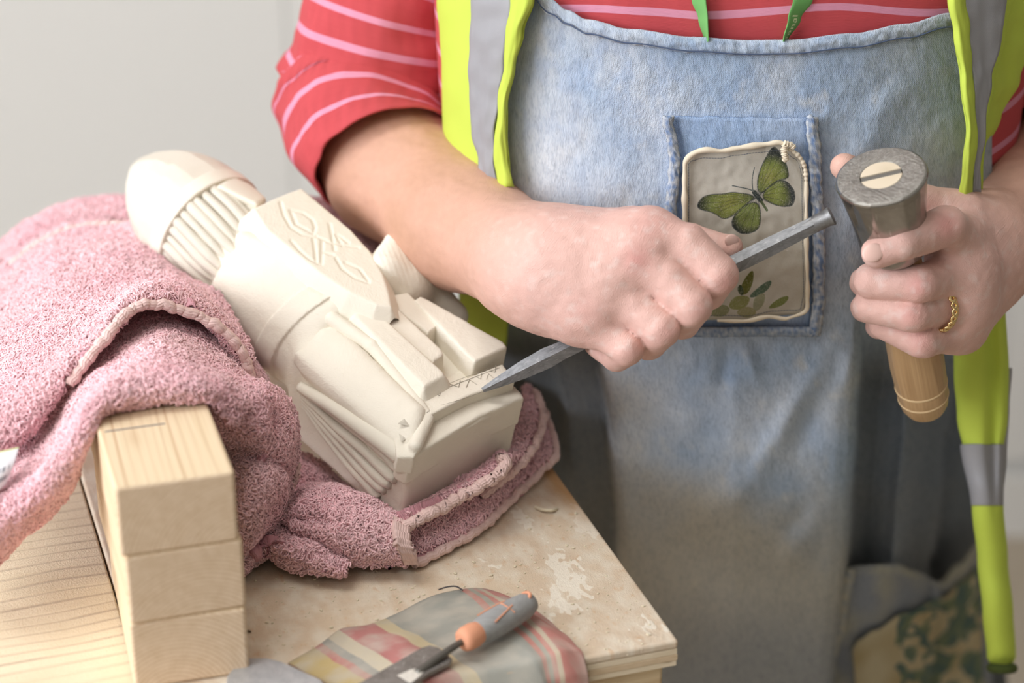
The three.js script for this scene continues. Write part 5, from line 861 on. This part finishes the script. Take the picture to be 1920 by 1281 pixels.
// ---------------------------------------------------------------- ring on the ring finger
{
  const a = at(1824, 560, 1.354), b = at(1710, 589, 1.315), c = a.clone().lerp(b, 0.6).addScaledVector(CAM.clone().sub(a).normalize(), 0.003), n = b.clone().sub(a).normalize(), x = CAM.clone().sub(c); x.addScaledVector(n, -x.dot(n)).normalize(); const y = V().crossVectors(n, x), R = 0.0146;
  const gs = []; for (let k = 0; k < 3; k++) { const p = []; for (let i = 0; i < 90; i++) { const f = i / 90 * 2 * Math.PI, w = f * 7 + k * 2 * Math.PI / 3, r = R + 0.0006 * Math.cos(2 * w); p.push(c.clone().addScaledVector(x, Math.cos(f) * r).addScaledVector(y, Math.sin(f) * r).addScaledVector(n, Math.sin(w) * 0.0023)); } gs.push(tube(p, 0.00105, 180, 8, true)); }
  tag(obj('ring', gs, std({ color: new THREE.Color(0.83, 0.62, 0.30), roughness: 0.22, metalness: 1 })), 'gold braided ring worn on the hand that holds the mallet', 'ring');
}
// ---------------------------------------------------------------- on the bench: striped cloth, handled tool, flat steels
{
  const row = (...p) => p.map(([x, y, h]) => onBench(x, y, h));
  const rows = [row([540, 1243, 0.002], [600, 1208, 0.002], [640, 1180, 0.003], [690, 1172, 0.007], [745, 1150, 0.003], [810, 1118, 0.005], [868, 1104, 0.006], [905, 1103, 0.005], [940, 1112, 0.003]),
    row([600, 1275, 0.0015], [655, 1245, 0.0015], [700, 1215, 0.004], [750, 1203, 0.008], [805, 1185, 0.003], [865, 1158, 0.0035], [915, 1142, 0.004], [965, 1133, 0.005], [1018, 1153, 0.004]),
    row([670, 1320, 0.001], [730, 1290, 0.001], [775, 1262, 0.003], [825, 1247, 0.005], [885, 1230, 0.002], [945, 1208, 0.003], [985, 1197, 0.004], [1022, 1183, 0.006], [1083, 1213, 0.003]),
    row([770, 1390, 0.001], [830, 1360, 0.001], [880, 1335, 0.002], [930, 1322, 0.003], [990, 1305, 0.002], [1050, 1285, 0.002], [1058, 1285, 0.004], [1088, 1270, 0.005], [1150, 1292, 0.003])];
  const bands = [[0, '#dcc48c'], [0.10, '#dcc48c'], [0.102, '#d8948a'], [0.13, '#d8948a'], [0.132, '#b3b1a8'], [0.165, '#b3b1a8'], [0.168, '#ecdfc4'], [0.235, '#ecdfc4'], [0.238, '#d6908a'], [0.395, '#d6948c'], [0.398, '#ead9b2'], [0.448, '#ead9b2'], [0.452, '#b9b8ae'], [0.735, '#b9b8ae'], [0.74, '#de9d90'], [0.77, '#de9d90'], [0.775, '#bdb9aa'], [0.80, '#bdb9aa'], [0.804, '#de9d90'], [0.83, '#de9d90'], [0.834, '#e4d2b8'], [0.86, '#e4d2b8'], [0.866, '#e0998e'], [1, '#dfa094']].map(([a, h]) => [a, L(h)]);
  const pick = (u) => { for (let i = 1; i < bands.length; i++) if (u <= bands[i][0]) return mixc(bands[i - 1][1], bands[i][1], (u - bands[i - 1][0]) / (bands[i][0] - bands[i - 1][0])); return bands[bands.length - 1][1]; };
  const tex = colorTex(1024, 1024, (u, v, x, y) => { const w = 0.5 + 0.5 * Math.sin(x * 1.05) * Math.sin(y * 1.05), f = fbm(u * 7, v * 7, 3, 4), k = 0.88 + 0.12 * w + 0.08 * (hash2(x, y) - 0.5); return mixc(pick(clamp(u + 0.003 * noise(v * 20, u * 3), 0, 1)), [0.76, 0.69, 0.58], clamp(f * 1.3 + 0.22, 0, 0.6)).map((c) => c * k); });
  const cs = surf(rows), g = sheet((u, v) => { const p = cs(u, v), a = p.clone().sub(C0).dot(benchE1); if (a < 0.002) { const k = 0.002 - a; p.addScaledVector(benchE1, k - 0.007 * Math.min(1, k * 80)); p.y -= k; } return p; }, 120, 70, { thick: 0.0012, unit: true, disp: (u, v) => 0.0018 * noise(u * 7, v * 6, 3) * (0.3 + Math.sin(Math.PI * clamp(v, 0, 1))) });
  const t = thing('cleaning_cloth', 'folded grey, pink and cream striped cloth on the bench front', 'cloth');
  obj('cloth', g, std({ map: tex, roughness: 1, bumpMap: heightTex(256, 256, (u, v, x, y) => 0.5 + 0.4 * Math.sin(x * 1.57) * Math.sin(y * 1.57), [6, 6]), bumpScale: 0.0004 }), t);
  obj('loose_thread', tube([[822, 1106, 0.006], [838, 1101, 0.007], [855, 1100, 0.008], [868, 1107, 0.007]].map((p) => onBench(...p)), 0.0005, 24, 6), std({ color: 0x4a4648, roughness: 0.9 }), t);
  // small tool with a grey and orange handle
  const A = onBench(1000, 1127, 0.016), B = onBench(868, 1202, 0.014), len = A.distanceTo(B);
  const k = thing('riffler', 'slim steel riffler with grey and orange grip lying on the striped cloth', 'hand tool');
  axisMatrix(B, A, V(0, 1, 0)).decompose(k.position, k.quaternion, k.scale);
  const grip = std({ map: colorTex(256, 256, (u, v, x, y) => { const f = wrapNoise(u, v, 20) * 0.05 + (hash2(x, y) - 0.5) * 0.04; return [0.34 + f, 0.34 + f, 0.335 + f]; }), roughness: 0.8 }), orange = std({ color: lin('#e3a07e'), roughness: 0.7 });
  const lathe = (p, m, n) => obj(n, new THREE.LatheGeometry(p.map(([a, b]) => new THREE.Vector2(a, b)), 40), m, k);
  lathe([[0.0001, -0.001], [0.0045, -0.0012], [0.0066, 0], [0.0074, 0.003], [0.0075, 0.0085], [0.0068, 0.011], [0.0066, 0.0125]], orange, 'collar').userData.label = 'orange collar';
  lathe([[0.0066, 0.012], [0.0074, 0.014], [0.0082, 0.022], [0.0086, 0.032], [0.0083, len - 0.016], [0.0076, len - 0.007], [0.0056, len - 0.0015], [0.0001, len]], grip, 'handle');
  // raised orange lines on the grip and the hanging hole
  const onGrip = (a, y, r = 0.0087) => V(Math.sin(a) * r, y, Math.cos(a) * r);
  obj('inlay', [tube([onGrip(-0.9, 0.018), onGrip(-0.55, 0.03, 0.0088), onGrip(-0.4, len - 0.02, 0.0086)], 0.0005, 20, 6), tube([onGrip(0.8, 0.02), onGrip(0.55, 0.03, 0.0088), onGrip(0.35, len - 0.02, 0.0086)], 0.0005, 20, 6), tube([onGrip(-0.9, len * 0.62, 0.0087), onGrip(0, len * 0.58, 0.0089), onGrip(0.9, len * 0.62, 0.0087)], 0.0005, 20, 6)], orange, k);
  const hole = new THREE.TorusGeometry(0.0026, 0.0011, 10, 24); hole.rotateX(0.42); hole.translate(0, len - 0.006, 0.0062); obj('hanging_hole', hole, orange, k);
  const bladeM = std({ map: steelTex([0.66, 0.62, 0.55], [0.82, 0.78, 0.70], 12), roughness: 0.5, metalness: 0.1 });
  const neck = [V(0, 0.001, 0), V(0, -0.012, -0.001), V(0, -0.026, -0.003), V(0, -0.036, -0.0045)];
  obj('neck', taperTube(neck, (s) => 0.0019 + 0.0008 * s, 20, 10), std({ color: 0x6f6c66, roughness: 0.4, metalness: 0.7 }), k);
  const bl = loft([[-0.032, 0.002, 0.0016], [-0.037, 0.0042, 0.0018], [-0.046, 0.0056, 0.0016], [-0.085, 0.0056, 0.0013], [-0.1, 0.003, 0.0008]].map(([y, a, b]) => [V(-a, y, -0.0048 + b), V(a, y, -0.0048 + b), V(a, y, -0.0048 - b), V(-a, y, -0.0048 - b)].reverse()), { u: (a) => a });
  obj('blade', toCreasedNormals(bl, 0.4), bladeM, k);
  // flat steel bar under it
  const flat = (name, label, pts, h0, th, m, hole) => {
    const o = onBench(pts[0][0], pts[0][1], h0), q = pts.map(([x, y]) => onBench(x, y, h0).sub(o)), sh = new THREE.Shape(q.map((p) => new THREE.Vector2(p.x, -p.z)));
    if (hole) { const c = onBench(hole[0], hole[1], h0).sub(o), pth = new THREE.Path(); pth.absarc(c.x, -c.z, 0.0022, 0, 6.283, true); sh.holes.push(pth); }
    const g = new THREE.ExtrudeGeometry(sh, { depth: th - 0.0008, bevelEnabled: true, bevelSize: 0.0004, bevelThickness: 0.0004, bevelSegments: 2, curveSegments: 20 }); g.rotateX(-Math.PI / 2); g.translate(0, 0.0004, 0);
    const e = tag(obj(name, g, m), label, 'hand tool'); e.position.copy(o); return e;
  };
  const darkSteel = std({ map: steelTex([0.20, 0.185, 0.17], [0.32, 0.30, 0.28], 15), roughness: 0.5, metalness: 0.5 }), paleSteel = std({ map: steelTex([0.42, 0.43, 0.44], [0.58, 0.58, 0.58], 17), roughness: 0.5, metalness: 0.4 });
  for (const m of [darkSteel, paleSteel]) m.map.repeat.set(12, 12);
  flat('flat_file', 'dark flat steel file with a hole lying under the riffler', [[640, 1310], [694, 1279], [790, 1224], [806, 1219], [822, 1223], [846, 1243], [842, 1250], [806, 1268], [700, 1335]], 0.0062, 0.003, darkSteel, [812, 1229]);
  flat('scraper', 'pale grey steel scraper plate at the front edge beside the timbers', [[428, 1276], [456, 1243], [500, 1243], [528, 1250], [600, 1283], [640, 1340], [420, 1340]], 0.0015, 0.003, paleSteel);
}
// ---------------------------------------------------------------- chips and dust on the bench
{
  const chipM = std({ color: lin('#ded2b8'), roughness: 1 });
  const curl = tube([[1004, 951, 0.0006], [1018, 956, 0.0022], [1034, 957, 0.0024], [1044, 954, 0.0008]].map((p) => onBench(...p)), 0.0012, 20, 6);
  tag(obj('stone_flake', curl, chipM), 'thin pale stone flake on the bench near its right edge', 'chip');
  const gs = []; for (let i = 0; i < 420; i++) { const px = 460 + rnd() * 760, py = 960 + rnd() * 270; const p = onBench(px, py, 0); const l = p.clone().sub(C0), out = l.dot(benchE2); if (out < 0.006) continue; const s = 0.0004 + 0.0009 * rnd() * rnd(); const g = new THREE.IcosahedronGeometry(s, 0); g.scale(1.4, 0.6, 1); g.rotateY(rnd() * 6); g.translate(p.x, p.y + s * 0.5, p.z); gs.push(g); }
  const d = obj('stone_crumbs', gs, chipM); d.userData = { kind: 'stuff', label: 'pale stone crumbs scattered over the plywood bench top', category: 'crumbs' };
  for (const [x, y, r, a] of [[455, 1178, 0.0018, 0.2], [463, 1186, 0.0024, 0.4]]) { const o = onBench(x, y, 0.0005), g = tube([V(-r, 0, 0), V(0, 0.001, 0.0004), V(r, 0, 0)], 0.0006, 10, 6); g.rotateY(a); const m = tag(obj('wood_splinter', g, std({ color: 0x5b4a35, roughness: 0.9 })), 'tiny dark splinter on the bench beside the lowest timber, the ' + (y < 1180 ? 'farther' : 'nearer') + ' of two', 'splinter', 'dark splinters beside the timbers'); m.position.copy(o); }
}
renderer.render(scene, camera);
